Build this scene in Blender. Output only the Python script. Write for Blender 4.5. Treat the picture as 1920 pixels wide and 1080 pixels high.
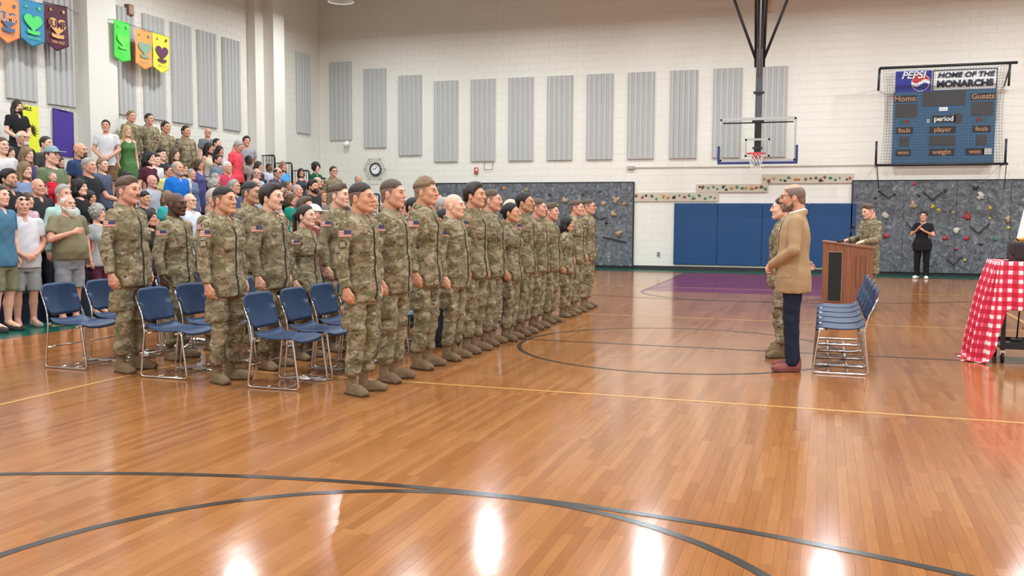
import bpy, bmesh, math, random
import numpy as np
from mathutils import Matrix, Vector
from mathutils.bvhtree import BVHTree

random.seed(7)
SC = bpy.context.scene
for o in list(bpy.data.objects):
    bpy.data.objects.remove(o)
COL = SC.collection

# ------------------------------------------------------------------ camera
cam = bpy.data.cameras.new('camera')
cam.sensor_width = 36.0
cam.lens = 1747.3 / 1920 * 36.0
cam.clip_end = 200
co = bpy.data.objects.new('camera', cam)
COL.objects.link(co)
_r = Vector((0.94838727, 0.31708025, 0.00465821))
_u = Vector((-0.02926336, 0.07288116, 0.99691123))
_w = Vector((-0.31576136, 0.94559423, -0.07839839))
co.matrix_world = Matrix(((_r.x, _u.x, -_w.x, 0), (_r.y, _u.y, -_w.y, 0), (_r.z, _u.z, -_w.z, 1.5197), (0, 0, 0, 1)))
SC.camera = co

# ------------------------------------------------------------------ world, exposure
world = bpy.data.worlds.new('world')
SC.world = world
world.use_nodes = True
world.node_tree.nodes['Background'].inputs[0].default_value = (0.9, 0.95, 1.0, 1)
world.node_tree.nodes['Background'].inputs[1].default_value = 0.05
SC.view_settings.view_transform = 'Standard'
SC.view_settings.look = 'None'
SC.view_settings.gamma = 1.0
SC.view_settings.use_curve_mapping = False
SC.view_settings.exposure = 0.0
LAMP_POWER = 170.0
LAMP_X = (-12.45, -8.2, -3.95, 0.3, 4.55, 8.4)
LAMP_Y = (22.7, 17.7, 12.7, 7.7, 2.7, -2.3)

# ------------------------------------------------------------------ helpers
def lin(v):
    v = v / 255.0
    return v / 12.92 if v <= 0.04045 else ((v + 0.055) / 1.055) ** 2.4
def rgb(r, g, b):
    return (lin(r), lin(g), lin(b), 1.0)

class MB:
    """collects simple solids into one mesh"""
    def __init__(s):
        s.v, s.f, s.m, s.mi = [], [], [], 0
        s.smooth = []
    def add(s, vs, fs, smooth=False):
        o = len(s.v)
        s.v += [tuple(v) for v in vs]
        for f in fs:
            s.f.append(tuple(i + o for i in f)); s.m.append(s.mi); s.smooth.append(smooth)
        return s
    def mat(s, i):
        s.mi = i
        return s
    def box(s, c, d, rz=0.0, rot=None):
        hx, hy, hz = d[0] / 2, d[1] / 2, d[2] / 2
        vs = [Vector((x, y, z)) for x in (-hx, hx) for y in (-hy, hy) for z in (-hz, hz)]
        M = rot if rot is not None else Matrix.Rotation(rz, 3, 'Z')
        c = Vector(c)
        vs = [M @ v + c for v in vs]
        return s.add(vs, [(0, 1, 3, 2), (4, 6, 7, 5), (0, 4, 5, 1), (2, 3, 7, 6), (0, 2, 6, 4), (1, 5, 7, 3)])
    def rbox(s, c, d, b, rz=0.0, rot=None):
        """box with chamfered edges"""
        hx, hy, hz = d[0] / 2, d[1] / 2, d[2] / 2
        bm = bmesh.new()
        bmesh.ops.create_cube(bm, size=1.0)
        for v in bm.verts:
            v.co = Vector((v.co.x * 2 * hx, v.co.y * 2 * hy, v.co.z * 2 * hz))
        bmesh.ops.bevel(bm, geom=list(bm.edges), offset=b, segments=2, affect='EDGES', profile=0.6)
        M = rot if rot is not None else Matrix.Rotation(rz, 3, 'Z')
        bm.verts.index_update()
        vs = [M @ v.co + Vector(c) for v in bm.verts]
        fs = [tuple(v.index for v in f.verts) for f in bm.faces]
        bm.free()
        return s.add(vs, fs)
    def tube(s, pts, r, n=8, closed=False, cap=True):
        pts = [Vector(p) for p in pts]
        m = len(pts)
        rings = []
        nrm = None
        for i, p in enumerate(pts):
            if closed:
                t = pts[(i + 1) % m] - pts[i - 1]
            else:
                t = pts[min(i + 1, m - 1)] - pts[max(i - 1, 0)]
            t.normalize()
            if nrm is None:
                nrm = t.orthogonal().normalized()
            else:
                nrm = (nrm - t * nrm.dot(t))
                nrm = nrm.normalized() if nrm.length > 1e-6 else t.orthogonal().normalized()
            bn = t.cross(nrm)
            rr = r[i] if isinstance(r, (list, tuple)) else r
            rings.append([p + (nrm * math.cos(2 * math.pi * k / n) + bn * math.sin(2 * math.pi * k / n)) * rr for k in range(n)])
        vs = [v for ring in rings for v in ring]
        fs = []
        mm = m if closed else m - 1
        for i in range(mm):
            a, b = i * n, ((i + 1) % m) * n
            for k in range(n):
                k2 = (k + 1) % n
                fs.append((a + k, a + k2, b + k2, b + k))
        s.add(vs, fs, True)
        if cap and not closed:
            o = len(s.v) - len(vs)
            s.f.append(tuple(o + k for k in reversed(range(n)))); s.m.append(s.mi); s.smooth.append(False)
            s.f.append(tuple(o + (m - 1) * n + k for k in range(n))); s.m.append(s.mi); s.smooth.append(False)
        return s
    def cyl(s, a, b, r, n=16):
        return s.tube([a, b], r, n)
    def prism(s, poly, a, b):
        """poly: list of 3D points (planar), extruded from offset a to offset b (vectors)"""
        n = len(poly)
        a, b = Vector(a), Vector(b)
        vs = [Vector(p) + a for p in poly] + [Vector(p) + b for p in poly]
        fs = [tuple(reversed(range(n))), tuple(range(n, 2 * n))]
        for i in range(n):
            j = (i + 1) % n
            fs.append((i, j, n + j, n + i))
        return s.add(vs, fs)
    def lathe(s, prof, c=(0, 0, 0), n=20):
        vs, fs = [], []
        for (r, z) in prof:
            for k in range(n):
                a = 2 * math.pi * k / n
                vs.append((c[0] + r * math.cos(a), c[1] + r * math.sin(a), c[2] + z))
        for i in range(len(prof) - 1):
            for k in range(n):
                k2 = (k + 1) % n
                fs.append((i * n + k, i * n + k2, (i + 1) * n + k2, (i + 1) * n + k))
        return s.add(vs, fs, True)
    def mesh(s, name, mats):
        me = bpy.data.meshes.new(name)
        me.from_pydata(s.v, [], s.f)
        for m in (mats if isinstance(mats, (list, tuple)) else [mats]):
            me.materials.append(m)
        me.polygons.foreach_set('material_index', s.m)
        me.polygons.foreach_set('use_smooth', s.smooth)
        bm = bmesh.new(); bm.from_mesh(me)
        bmesh.ops.recalc_face_normals(bm, faces=bm.faces)
        bm.to_mesh(me); bm.free()
        me.update()
        return me
    def build(s, name, mats, parent=None, loc=None, rz=0.0):
        return link(name, s.mesh(name, mats), parent, loc, rz)

def link(name, data, parent=None, loc=None, rz=0.0):
    o = bpy.data.objects.new(name, data)
    COL.objects.link(o)
    if parent is not None:
        o.parent = parent
    if loc is not None:
        o.location = loc
    if rz:
        o.rotation_euler = (0, 0, rz)
    return o

def tag(o, label=None, cat=None, group=None, kind=None):
    if label: o['label'] = label
    if cat: o['category'] = cat
    if group: o['group'] = group
    if kind: o['kind'] = kind
    return o

def thing(name, label, cat, loc=(0, 0, 0), rz=0.0, group=None):
    return tag(link(name, None, None, loc, rz), label, cat, group)

def text_mesh(name, body, size, mat, parent, loc, rot, shear=0.0, align='CENTER', bold=0.0, sx=1.0, depth=0.0):
    cu = bpy.data.curves.new(name, 'FONT')
    cu.body = body; cu.size = size; cu.align_x = align; cu.align_y = 'CENTER'
    cu.shear = shear; cu.offset = bold; cu.extrude = depth
    cu.resolution_u = 3
    t = bpy.data.objects.new(name + '_c', cu)
    COL.objects.link(t)
    dg = bpy.context.evaluated_depsgraph_get()
    me = bpy.data.meshes.new_from_object(t.evaluated_get(dg))
    bpy.data.objects.remove(t); bpy.data.curves.remove(cu)
    me.materials.clear(); me.materials.append(mat)
    o = link(name, me, parent, loc)
    o.rotation_euler = rot
    o.scale = (sx, 1, 1)
    return o

# ------------------------------------------------------------------ materials
MATS = {}
def nodes_of(m):
    m.use_nodes = True
    return m.node_tree.nodes, m.node_tree.links, m.node_tree.nodes['Principled BSDF']

def pm(name, col, rough=0.6, metal=0.0, var=0.06, vscale=6.0, bump=0.0, bscale=60.0, spec=0.5, sheen=0.0, sss=0.0):
    """plain procedural material: base colour with a soft noise variation and fine relief"""
    if name in MATS: return MATS[name]
    m = bpy.data.materials.new(name)
    N, L, B = nodes_of(m)
    B.inputs['Roughness'].default_value = rough
    B.inputs['Metallic'].default_value = metal
    B.inputs['Specular IOR Level'].default_value = spec
    if sheen: B.inputs['Sheen Weight'].default_value = sheen
    if sss:
        B.inputs['Subsurface Weight'].default_value = sss
        B.inputs['Subsurface Radius'].default_value = (0.02, 0.008, 0.004)
        B.inputs['Subsurface Scale'].default_value = 0.3
    tc = N.new('ShaderNodeTexCoord')
    nz = N.new('ShaderNodeTexNoise'); nz.inputs['Scale'].default_value = vscale; nz.inputs['Detail'].default_value = 3
    L.new(tc.outputs['Object'], nz.inputs['Vector'])
    mx = N.new('ShaderNodeMix'); mx.data_type = 'RGBA'
    c = col
    mx.inputs['A'].default_value = (c[0] * (1 - var), c[1] * (1 - var), c[2] * (1 - var), 1)
    mx.inputs['B'].default_value = (min(1, c[0] * (1 + var)), min(1, c[1] * (1 + var)), min(1, c[2] * (1 + var)), 1)
    L.new(nz.outputs['Fac'], mx.inputs['Factor'])
    L.new(mx.outputs['Result'], B.inputs['Base Color'])
    if bump:
        n2 = N.new('ShaderNodeTexNoise'); n2.inputs['Scale'].default_value = bscale; n2.inputs['Detail'].default_value = 2
        L.new(tc.outputs['Object'], n2.inputs['Vector'])
        bp = N.new('ShaderNodeBump'); bp.inputs['Strength'].default_value = bump; bp.inputs['Distance'].default_value = 0.01
        L.new(n2.outputs['Fac'], bp.inputs['Height'])
        L.new(bp.outputs['Normal'], B.inputs['Normal'])
    MATS[name] = m
    return m

def ramp(N, stops, interp='LINEAR'):
    r = N.new('ShaderNodeValToRGB')
    r.color_ramp.interpolation = interp
    e = r.color_ramp.elements
    while len(e) > 1: e.remove(e[-1])
    e[0].position, e[0].color = stops[0]
    for p, c in stops[1:]:
        q = e.new(p); q.color = c
    return r

WOOD = [(0.0, rgb(143, 90, 49)), (0.3, rgb(152, 98, 55)), (0.6, rgb(157, 103, 59)), (0.85, rgb(163, 109, 64)), (1.0, rgb(146, 93, 51))]
def wood_floor(name, source):
    """maple court boards; source: 'object', 'attr' or 'calc' supplies one random number per board"""
    m = bpy.data.materials.new(name)
    N, L, B = nodes_of(m)
    geo = N.new('ShaderNodeNewGeometry')
    sep = N.new('ShaderNodeSeparateXYZ'); L.new(geo.outputs['Position'], sep.inputs[0])
    def mth(op, a, b=None):
        n = N.new('ShaderNodeMath'); n.operation = op
        for i, v in enumerate((a, b)):
            if v is None: continue
            if isinstance(v, (int, float)): n.inputs[i].default_value = v
            else: L.new(v, n.inputs[i])
        return n.outputs[0]
    if source == 'object':
        oi = N.new('ShaderNodeObjectInfo'); rnd = oi.outputs['Random']
    elif source == 'attr':
        at = N.new('ShaderNodeAttribute'); at.attribute_name = 'rnd'; rnd = at.outputs['Fac']
    else:
        st = mth('FLOOR', mth('DIVIDE', sep.outputs['X'], 0.057))
        w1 = N.new('ShaderNodeTexWhiteNoise'); w1.noise_dimensions = '1D'; L.new(st, w1.inputs['W'])
        pk = mth('FLOOR', mth('ADD', mth('DIVIDE', sep.outputs['Y'], 0.95), mth('MULTIPLY', w1.outputs['Value'], 7.0)))
        cb = N.new('ShaderNodeCombineXYZ'); L.new(st, cb.inputs[0]); L.new(pk, cb.inputs[1])
        w2 = N.new('ShaderNodeTexWhiteNoise'); w2.noise_dimensions = '3D'; L.new(cb.outputs[0], w2.inputs['Vector'])
        rnd = w2.outputs['Value']
    r = ramp(N, WOOD); L.new(rnd, r.inputs[0])
    mp = N.new('ShaderNodeVectorMath'); mp.operation = 'MULTIPLY'; mp.inputs[1].default_value = (60, 3.0, 1)
    L.new(geo.outputs['Position'], mp.inputs[0])
    ad = N.new('ShaderNodeVectorMath'); ad.operation = 'ADD'
    cb2 = N.new('ShaderNodeCombineXYZ'); L.new(mth('MULTIPLY', rnd, 40.0), cb2.inputs[1])
    L.new(mp.outputs[0], ad.inputs[0]); L.new(cb2.outputs[0], ad.inputs[1])
    g = N.new('ShaderNodeTexNoise'); g.inputs['Scale'].default_value = 1.0; g.inputs['Detail'].default_value = 4
    L.new(ad.outputs[0], g.inputs['Vector'])
    gr = ramp(N, [(0.3, (0.80, 0.76, 0.72, 1)), (0.7, (1.08, 1.07, 1.06, 1))]); L.new(g.outputs['Fac'], gr.inputs[0])
    mx = N.new('ShaderNodeMix'); mx.data_type = 'RGBA'; mx.blend_type = 'MULTIPLY'; mx.inputs['Factor'].default_value = 0.6
    L.new(r.outputs[0], mx.inputs['A']); L.new(gr.outputs[0], mx.inputs['B'])
    L.new(mx.outputs['Result'], B.inputs['Base Color'])
    n2 = N.new('ShaderNodeTexNoise'); n2.inputs['Scale'].default_value = 2.2; n2.inputs['Detail'].default_value = 4
    L.new(geo.outputs['Position'], n2.inputs['Vector'])
    rr = N.new('ShaderNodeMapRange'); rr.inputs['To Min'].default_value = 0.10; rr.inputs['To Max'].default_value = 0.17
    L.new(n2.outputs['Fac'], rr.inputs[0]); L.new(rr.outputs[0], B.inputs['Roughness'])
    n3 = N.new('ShaderNodeTexNoise'); n3.inputs['Scale'].default_value = 5.0; n3.inputs['Detail'].default_value = 2
    L.new(geo.outputs['Position'], n3.inputs['Vector'])
    bp = N.new('ShaderNodeBump'); bp.inputs['Strength'].default_value = 0.08; bp.inputs['Distance'].default_value = 0.01
    L.new(n3.outputs['Fac'], bp.inputs['Height']); L.new(bp.outputs[0], B.inputs['Normal'])
    B.inputs['IOR'].default_value = 1.5
    return m

def camo_mat(name='camouflage_cloth'):
    m = bpy.data.materials.new(name)
    N, L, B = nodes_of(m)
    tc = N.new('ShaderNodeTexCoord'); oi = N.new('ShaderNodeObjectInfo')
    sc = N.new('ShaderNodeVectorMath'); sc.operation = 'SCALE'; sc.inputs['Scale'].default_value = 30.0
    cb = N.new('ShaderNodeCombineXYZ')
    for i in range(3): L.new(oi.outputs['Random'], cb.inputs[i])
    L.new(cb.outputs[0], sc.inputs[0])
    ad = N.new('ShaderNodeVectorMath'); ad.operation = 'ADD'
    L.new(tc.outputs['Object'], ad.inputs[0]); L.new(sc.outputs[0], ad.inputs[1])
    st = N.new('ShaderNodeVectorMath'); st.operation = 'MULTIPLY'; st.inputs[1].default_value = (1, 1, 1.7)
    L.new(ad.outputs[0], st.inputs[0])
    def noise(scale, off, detail=3.0, rough=0.55):
        a = N.new('ShaderNodeVectorMath'); a.operation = 'ADD'; a.inputs[1].default_value = (off, off * 1.7, off * 0.6)
        L.new(st.outputs[0], a.inputs[0])
        n = N.new('ShaderNodeTexNoise'); n.inputs['Scale'].default_value = scale
        n.inputs['Detail'].default_value = detail; n.inputs['Roughness'].default_value = rough
        n.inputs['Distortion'].default_value = 0.6
        L.new(a.outputs[0], n.inputs['Vector'])
        return n.outputs['Fac']
    base = ramp(N, [(0.38, rgb(108, 98, 74)), (0.50, rgb(136, 122, 97)), (0.62, rgb(156, 142, 117))])
    L.new(noise(9.0, 0.0), base.inputs[0])
    cur = base.outputs[0]
    for scale, off, lo, hi, col in ((11.0, 5.0, 0.54, 0.60, rgb(106, 102, 72)), (16.0, 11.0, 0.60, 0.65, rgb(106, 84, 62)),
                                    (15.0, 17.0, 0.61, 0.66, rgb(172, 160, 137)), (24.0, 23.0, 0.63, 0.66, rgb(62, 53, 42))):
        r = ramp(N, [(lo, (0, 0, 0, 1)), (hi, (1, 1, 1, 1))])
        L.new(noise(scale, off), r.inputs[0])
        mx = N.new('ShaderNodeMix'); mx.data_type = 'RGBA'
        L.new(r.outputs[0], mx.inputs['Factor']); L.new(cur, mx.inputs['A']); mx.inputs['B'].default_value = col
        cur = mx.outputs['Result']
    L.new(cur, B.inputs['Base Color'])
    B.inputs['Roughness'].default_value = 0.9
    B.inputs['Specular IOR Level'].default_value = 0.2
    n2 = N.new('ShaderNodeTexNoise'); n2.inputs['Scale'].default_value = 22; n2.inputs['Detail'].default_value = 3
    L.new(tc.outputs['Object'], n2.inputs['Vector'])
    bp = N.new('ShaderNodeBump'); bp.inputs['Strength'].default_value = 0.7; bp.inputs['Distance'].default_value = 0.015
    L.new(n2.outputs['Fac'], bp.inputs['Height']); L.new(bp.outputs[0], B.inputs['Normal'])
    return m

def rock_mat():
    m = bpy.data.materials.new('painted_rock_panel')
    N, L, B = nodes_of(m)
    geo = N.new('ShaderNodeNewGeometry')
    n1 = N.new('ShaderNodeTexNoise'); n1.inputs['Scale'].default_value = 9.0; n1.inputs['Detail'].default_value = 8
    n1.inputs['Roughness'].default_value = 0.75; n1.inputs['Distortion'].default_value = 0.9
    L.new(geo.outputs['Position'], n1.inputs['Vector'])
    r = ramp(N, [(0.30, rgb(34, 35, 38)), (0.40, rgb(72, 74, 78)), (0.52, rgb(98, 101, 106)), (0.60, rgb(122, 125, 131)), (0.68, rgb(168, 171, 177)), (0.76, rgb(104, 107, 112))])
    L.new(n1.outputs['Fac'], r.inputs[0]); L.new(r.outputs[0], B.inputs['Base Color'])
    bp = N.new('ShaderNodeBump'); bp.inputs['Strength'].default_value = 0.6; bp.inputs['Distance'].default_value = 0.03
    L.new(n1.outputs['Fac'], bp.inputs['Height']); L.new(bp.outputs[0], B.inputs['Normal'])
    B.inputs['Roughness'].default_value = 0.7
    return m

M_BLOCK = pm('cream_painted_block', rgb(224, 219, 209), 0.55, var=0.02, vscale=1.5, bump=0.12, bscale=90)
M_JOINT = pm('cream_painted_mortar', rgb(210, 204, 194), 0.7, var=0.02)
M_CEIL = pm('ceiling_deck', rgb(206, 205, 202), 0.8, var=0.03)
M_PANEL = pm('grey_acoustic_metal', rgb(180, 179, 176), 0.5, var=0.02, vscale=2.0)
M_BLACK = pm('black_enamel', rgb(28, 28, 30), 0.45, var=0.05)
M_BASE = pm('black_rubber_baseboard', rgb(38, 37, 37), 0.6, var=0.05)
M_CHROME = pm('chrome', rgb(215, 215, 218), 0.12, 1.0, var=0.01)
M_BLUEP = pm('blue_chair_plastic', rgb(32, 56, 90), 0.48, var=0.05, bump=0.05, bscale=200)
M_MAT = pm('blue_vinyl_pad', rgb(12, 62, 108), 0.6, var=0.05, vscale=3)
M_ROCK = rock_mat()
M_CAMO = camo_mat()
M_BEIGE = pm('beige_board', rgb(190, 178, 160), 0.7, var=0.05)
M_NAVY = pm('navy_bleacher_plastic', rgb(26, 36, 62), 0.45, var=0.06)
M_DECK = pm('dark_bleacher_deck', rgb(58, 50, 46), 0.7, var=0.1)
M_WHITE = pm('white_paint', rgb(240, 240, 238), 0.4, var=0.01)
M_LAMP = pm('white_lamp_shell', rgb(228, 226, 222), 0.5, var=0.01)
# ================================================================== the room
XW, YB, XR, YF, ZC = -15.16, 26.2, 11.0, -6.0, 9.3
# --- floor
M_FLOOR = wood_floor('maple_court_floor', 'calc')
M_PLANK = wood_floor('maple_board', 'object')
M_PLANKS = wood_floor('maple_boards_joined', 'attr')
PX0, PX1, PY0, PY1 = -7.011, 1.995, 2.4, 7.5
fl = MB()
def slab(m, x0, x1, y0, y1, z0, z1):
    m.box(((x0 + x1) / 2, (y0 + y1) / 2, (z0 + z1) / 2), (x1 - x0, y1 - y0, z1 - z0))
slab(fl, XW - .4, PX0, YF - .3, YB + .4, -.3, 0)
slab(fl, PX1, XR + .3, YF - .3, YB + .4, -.3, 0)
slab(fl, PX0, PX1, YF - .3, PY0, -.3, 0)
slab(fl, PX0, PX1, PY1, YB + .4, -.3, 0)
slab(fl, PX0, PX1, PY0, PY1, -.3, -.018)
FLOOR = tag(fl.build('floor', M_FLOOR), 'glossy maple gym floor with court lines', kind='structure')
# boards: the 300 nearest ones are objects, the rest one joined mesh
W = 0.057
boards = []
rg = random.Random(3)
nstrip = int(round((PX1 - PX0) / W))
for i in range(nstrip):
    y = PY0 - rg.random() * 0.9
    while y < PY1:
        ln = rg.uniform(0.55, 1.5)
        a, b = max(y, PY0), min(y + ln, PY1)
        if b - a > 0.02:
            boards.append((PX0 + (i + .5) * W, (a + b) / 2, b - a))
        y += ln
def px_size(b):
    return (b[0] + 0.0) ** 2 + b[1] ** 2
def in_view(b):
    d = Vector((b[0], b[1], -1.52))
    z = d.dot(_w)
    return z > 0 and abs(d.dot(_r) / z) < 0.55 and d.dot(_u) / z > -0.315
boards.sort(key=lambda b: (not in_view(b), px_size(b)))
unit = MB().box((0, 0, -.009), (W - .0007, 1, .018)).mesh('board', M_PLANK)
for (x, y, ln) in boards[:300]:
    o = link('board', unit, FLOOR, (x, y, 0)); o.scale = (1, ln - .0008, 1)
rest = MB()
for (x, y, ln) in boards[300:]:
    rest.box((x, y, -.009), (W - .0007, ln - .0008, .018))
ro = rest.build('floor_boards', M_PLANKS, FLOOR); ro['kind'] = 'stuff'
at = ro.data.attributes.new('rnd', 'FLOAT', 'FACE')
vals = np.repeat(np.array([rg.random() for _ in boards[300:]], dtype=np.float32), 6)
at.data.foreach_set('value', vals)

# --- painted court lines (thin paint just on top of the boards)
M_LBLACK = pm('black_court_paint', rgb(46, 44, 42), 0.22, var=0.1, vscale=9)
M_LYEL = pm('yellow_court_paint', rgb(196, 146, 84), 0.22, var=0.06, vscale=9)
M_LGREEN = pm('green_court_paint', rgb(20, 92, 76), 0.2, var=0.06, vscale=3)
M_LPURP = pm('maroon_court_paint', rgb(112, 36, 66), 0.2, var=0.06, vscale=3)
ZL = [0.0006]
def paint(name, m, mat):
    ZL[0] += 0.00012
    for i, v in enumerate(m.v): m.v[i] = (v[0], v[1], v[2] + ZL[0])
    return m.build(name, mat, FLOOR)
def ribbon(pts, w):
    m = MB(); vs = []; fs = []
    for i, p in enumerate(pts):
        a = Vector(pts[max(i - 1, 0)]); b = Vector(pts[min(i + 1, len(pts) - 1)])
        t = (b - a).normalized(); n = Vector((-t.y, t.x))
        vs += [(p[0] + n.x * w / 2, p[1] + n.y * w / 2, 0), (p[0] - n.x * w / 2, p[1] - n.y * w / 2, 0)]
    for i in range(len(pts) - 1):
        fs.append((2 * i, 2 * i + 1, 2 * i + 3, 2 * i + 2))
    return m.add(vs, fs)
def arc(cx, cy, r, a0, a1, n=72):
    return [(cx + r * math.cos(math.radians(a0 + (a1 - a0) * i / n)), cy + r * math.sin(math.radians(a0 + (a1 - a0) * i / n))) for i in range(n + 1)]
def rect(x0, x1, y0, y1):
    return MB().add([(x0, y0, 0), (x1, y0, 0), (x1, y1, 0), (x0, y1, 0)], [(0, 1, 2, 3)])
paint('green_border', rect(XW, XR, 25.0, YB), M_LGREEN)
paint('green_border', rect(XW, -9.3, YF, 25.0), M_LGREEN)
paint('maroon_key', rect(-3.42, 0.18, 18.7, 24.95), M_LPURP)
for ln in ([(-6.15, 1.8), (-6.15, 19.8)], [(2.79, 1.8), (2.79, 19.8)], [(-6.15, 7.65), (2.79, 7.65)], [(-6.15, 13.92), (2.79, 13.92)],
           [(-6.15, 1.8), (2.79, 1.8)], [(-6.15, 19.8), (2.79, 19.8)]):
    paint('yellow_court_line', ribbon(ln, 0.05), M_LYEL)
paint('center_circle', ribbon(arc(-1.57, 10.75, 1.83, 0, 360, 96), 0.05), M_LBLACK)
paint('half_court_line', ribbon([(-9.2, 10.8), (7.0, 10.8)], 0.05), M_LBLACK)
for cy, s in ((2.83, 1), (18.77, -1)):
    paint('free_throw_circle', ribbon(arc(-1.62, cy, 1.83, 0, 360, 96), 0.055), M_LBLACK)
    by = 10.8 + (10.8 - cy) * 0 
paint('three_point_line', ribbon(arc(-1.75, -2.2, 6.88, 0, 180, 120), 0.055), M_LBLACK)
paint('three_point_line', ribbon(arc(-1.75, 23.8, 6.88, 190, 350, 120), 0.05), M_LBLACK)
for x in (-3.45, 0.21):
    paint('key_line', ribbon([(x, 18.77), (x, 25.0)], 0.05), M_LBLACK)
paint('baseline', ribbon([(-9.2, 25.0), (7.0, 25.0)], 0.05), M_LBLACK)

# --- block walls: recessed joint slab, 300 nearest blocks as objects, the rest joined
def block_wall(name, label, axis, pos, u0, u1, face, skip=None, n_obj=300):
    """axis 'Y': wall in the plane y=pos spanning x in u0..u1; axis 'X': plane x=pos spanning y. face: +1/-1 side of the room"""
    m = MB(); t = 0.3; rec = 0.004
    if axis == 'Y': slab(m, u0, u1, pos + rec, pos + t, -.3, ZC + .2)
    else: slab(m, pos - t, pos - rec, u0, u1, -.3, ZC + .2)
    w = tag(m.build(name, M_JOINT), label, kind='structure')
    bw, bh, d = 0.4064, 0.2032, 0.03
    bl = []
    for j in range(int(ZC / bh) + 1):
        off = (j % 2) * bw / 2
        i = 0; u = u0 - off
        while u < u1:
            a, b = max(u, u0), min(u + bw, u1)
            if b - a > .05: bl.append(((a + b) / 2, (j + .5) * bh, b - a))
            u += bw
    def key(b):
        P = Vector((b[0], pos, b[1])) if axis == 'Y' else Vector((pos, b[0], b[1]))
        q = P - Vector((0, 0, 1.52)); z = q.dot(_w)
        vis = z > 0.1 and abs(q.dot(_r) / z) < 0.55 and abs(q.dot(_u) / z) < 0.31 and not (skip and skip(b))
        return (not vis, z, abs(b[1] - 4))
    full = [b for b in bl if abs(b[2] - bw) < 1e-3]; part = [b for b in bl if abs(b[2] - bw) >= 1e-3]
    full.sort(key=key)
    g = 0.004
    if axis == 'Y': um = MB().box((0, d / 2, 0), (bw - g, d, bh - g)).mesh('block', M_BLOCK)
    else: um = MB().box((-d / 2, 0, 0), (d, bw - g, bh - g)).mesh('block', M_BLOCK)
    for b in full[:n_obj]:
        link('block', um, w, (b[0], pos, b[1]) if axis == 'Y' else (pos, b[0], b[1]))
    r = MB()
    for b in full[n_obj:] + part:
        if axis == 'Y': r.box((b[0], pos + d / 2, b[1]), (b[2] - g, d, bh - g))
        else: r.box((pos - d / 2, b[0], b[1]), (d, b[2] - g, bh - g))
    o = r.build('wall_blocks', M_BLOCK, w); o['kind'] = 'stuff'
    return w
def skip_back(b):
    x, z = b[0], b[1]
    return (z < 2.5 and (x < -5.1 or x > .6)) or (z < 1.9 and -4 < x < .8) or (3.0 < z < 5.4 and 1.2 < x < 4.3)
block_wall('wall_back', 'cream painted concrete block wall behind the court', 'Y', YB, XW, XR, -1, skip_back)
block_wall('wall_left', 'cream painted concrete block wall above the bleachers', 'X', XW, YF, YB, 1, lambda b: b[1] < 2.2)
m = MB(); slab(m, XR, XR + .3, YF, YB, -.3, ZC + .2); tag(m.build('wall_right', M_BLOCK), 'cream wall on the right', kind='structure')
m = MB(); slab(m, XW - .3, XR + .3, YF - .3, YF, -.3, ZC + .2); tag(m.build('wall_front', M_BLOCK), 'cream wall behind the camera', kind='structure')
m = MB(); slab(m, XW - .4, XR + .4, YF - .4, YB + .4, ZC, ZC + .25)
CEIL = tag(m.build('ceiling', M_CEIL), 'pale metal deck ceiling', kind='structure')
m = MB(); slab(m, XW, XR, YB - .015, YB, 0, .105); tag(m.build('baseboard_back', M_BASE), 'black rubber baseboard', kind='structure')
# pilasters of the left wall
m = MB(); slab(m, XW - .01, -14.86, 16.15, 17.0, 0, ZC); tag(m.build('trim_1', M_BLOCK), 'cream pilaster between the banners', kind='structure')
m = MB(); slab(m, XW - .01, -14.9, 22.35, 22.75, 0, ZC); slab(m, XW - .01, -14.58, 22.75, 23.3, 0, ZC)
tag(m.build('trim_2', M_BLOCK), 'stepped cream pilaster near the corner', kind='structure')

# --- corrugated acoustic panels
ORD = ['first', 'second', 'third', 'fourth', 'fifth', 'sixth', 'seventh', 'eighth', 'ninth', 'tenth', 'eleventh', 'twelfth', 'thirteenth', 'fourteenth', 'fifteenth']
def corrugated(width, height, ribs=5, depth=0.075):
    """front faces -y, centred in x, z from 0"""
    prof = [(-width / 2, 0.0), (-width / 2, depth * .55)]
    pw = width / ribs
    for i in range(ribs):
        x = -width / 2 + i * pw
        prof += [(x + pw * .12, depth * .55), (x + pw * .28, depth), (x + pw * .72, depth), (x + pw * .88, depth * .55)]
    prof += [(width / 2, depth * .55), (width / 2, 0.0)]
    m = MB()
    return m.prism([(x, -y, 0) for x, y in prof], (0, 0, 0), (0, 0, height))
PANEL = corrugated(0.76, 2.4).mesh('acoustic_panel', M_PANEL)
zb = [3.82, 3.56, 3.31] + [3.10] * 9
for i in range(12):
    o = link('acoustic_panel', PANEL, None, (-14.39 + 1.179 * i, YB - .002, zb[i]))
    tag(o, 'ribbed light grey acoustic panel on the back wall, %s from the corner' % ORD[i], 'acoustic panel', 'acoustic panels on the back wall')
for i, y in enumerate((13.6, 14.65, 15.68, 17.5, 18.54, 19.54, 20.55, 21.58, 25.2)):
    o = link('acoustic_panel', PANEL, None, (XW + .002, y, 3.74 if i < 8 else 3.96), math.pi / 2)
    lab = 'ribbed grey acoustic panel above the bleachers, %s from the left edge' % ORD[max(i - 1, 0)] if 0 < i < 8 else (
        'ribbed grey acoustic panel between the stepped pilaster and the corner' if i == 8 else 'ribbed grey acoustic panel at the left edge behind the orange banner')
    tag(o, lab, 'acoustic panel', 'acoustic panels above the bleachers')

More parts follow.
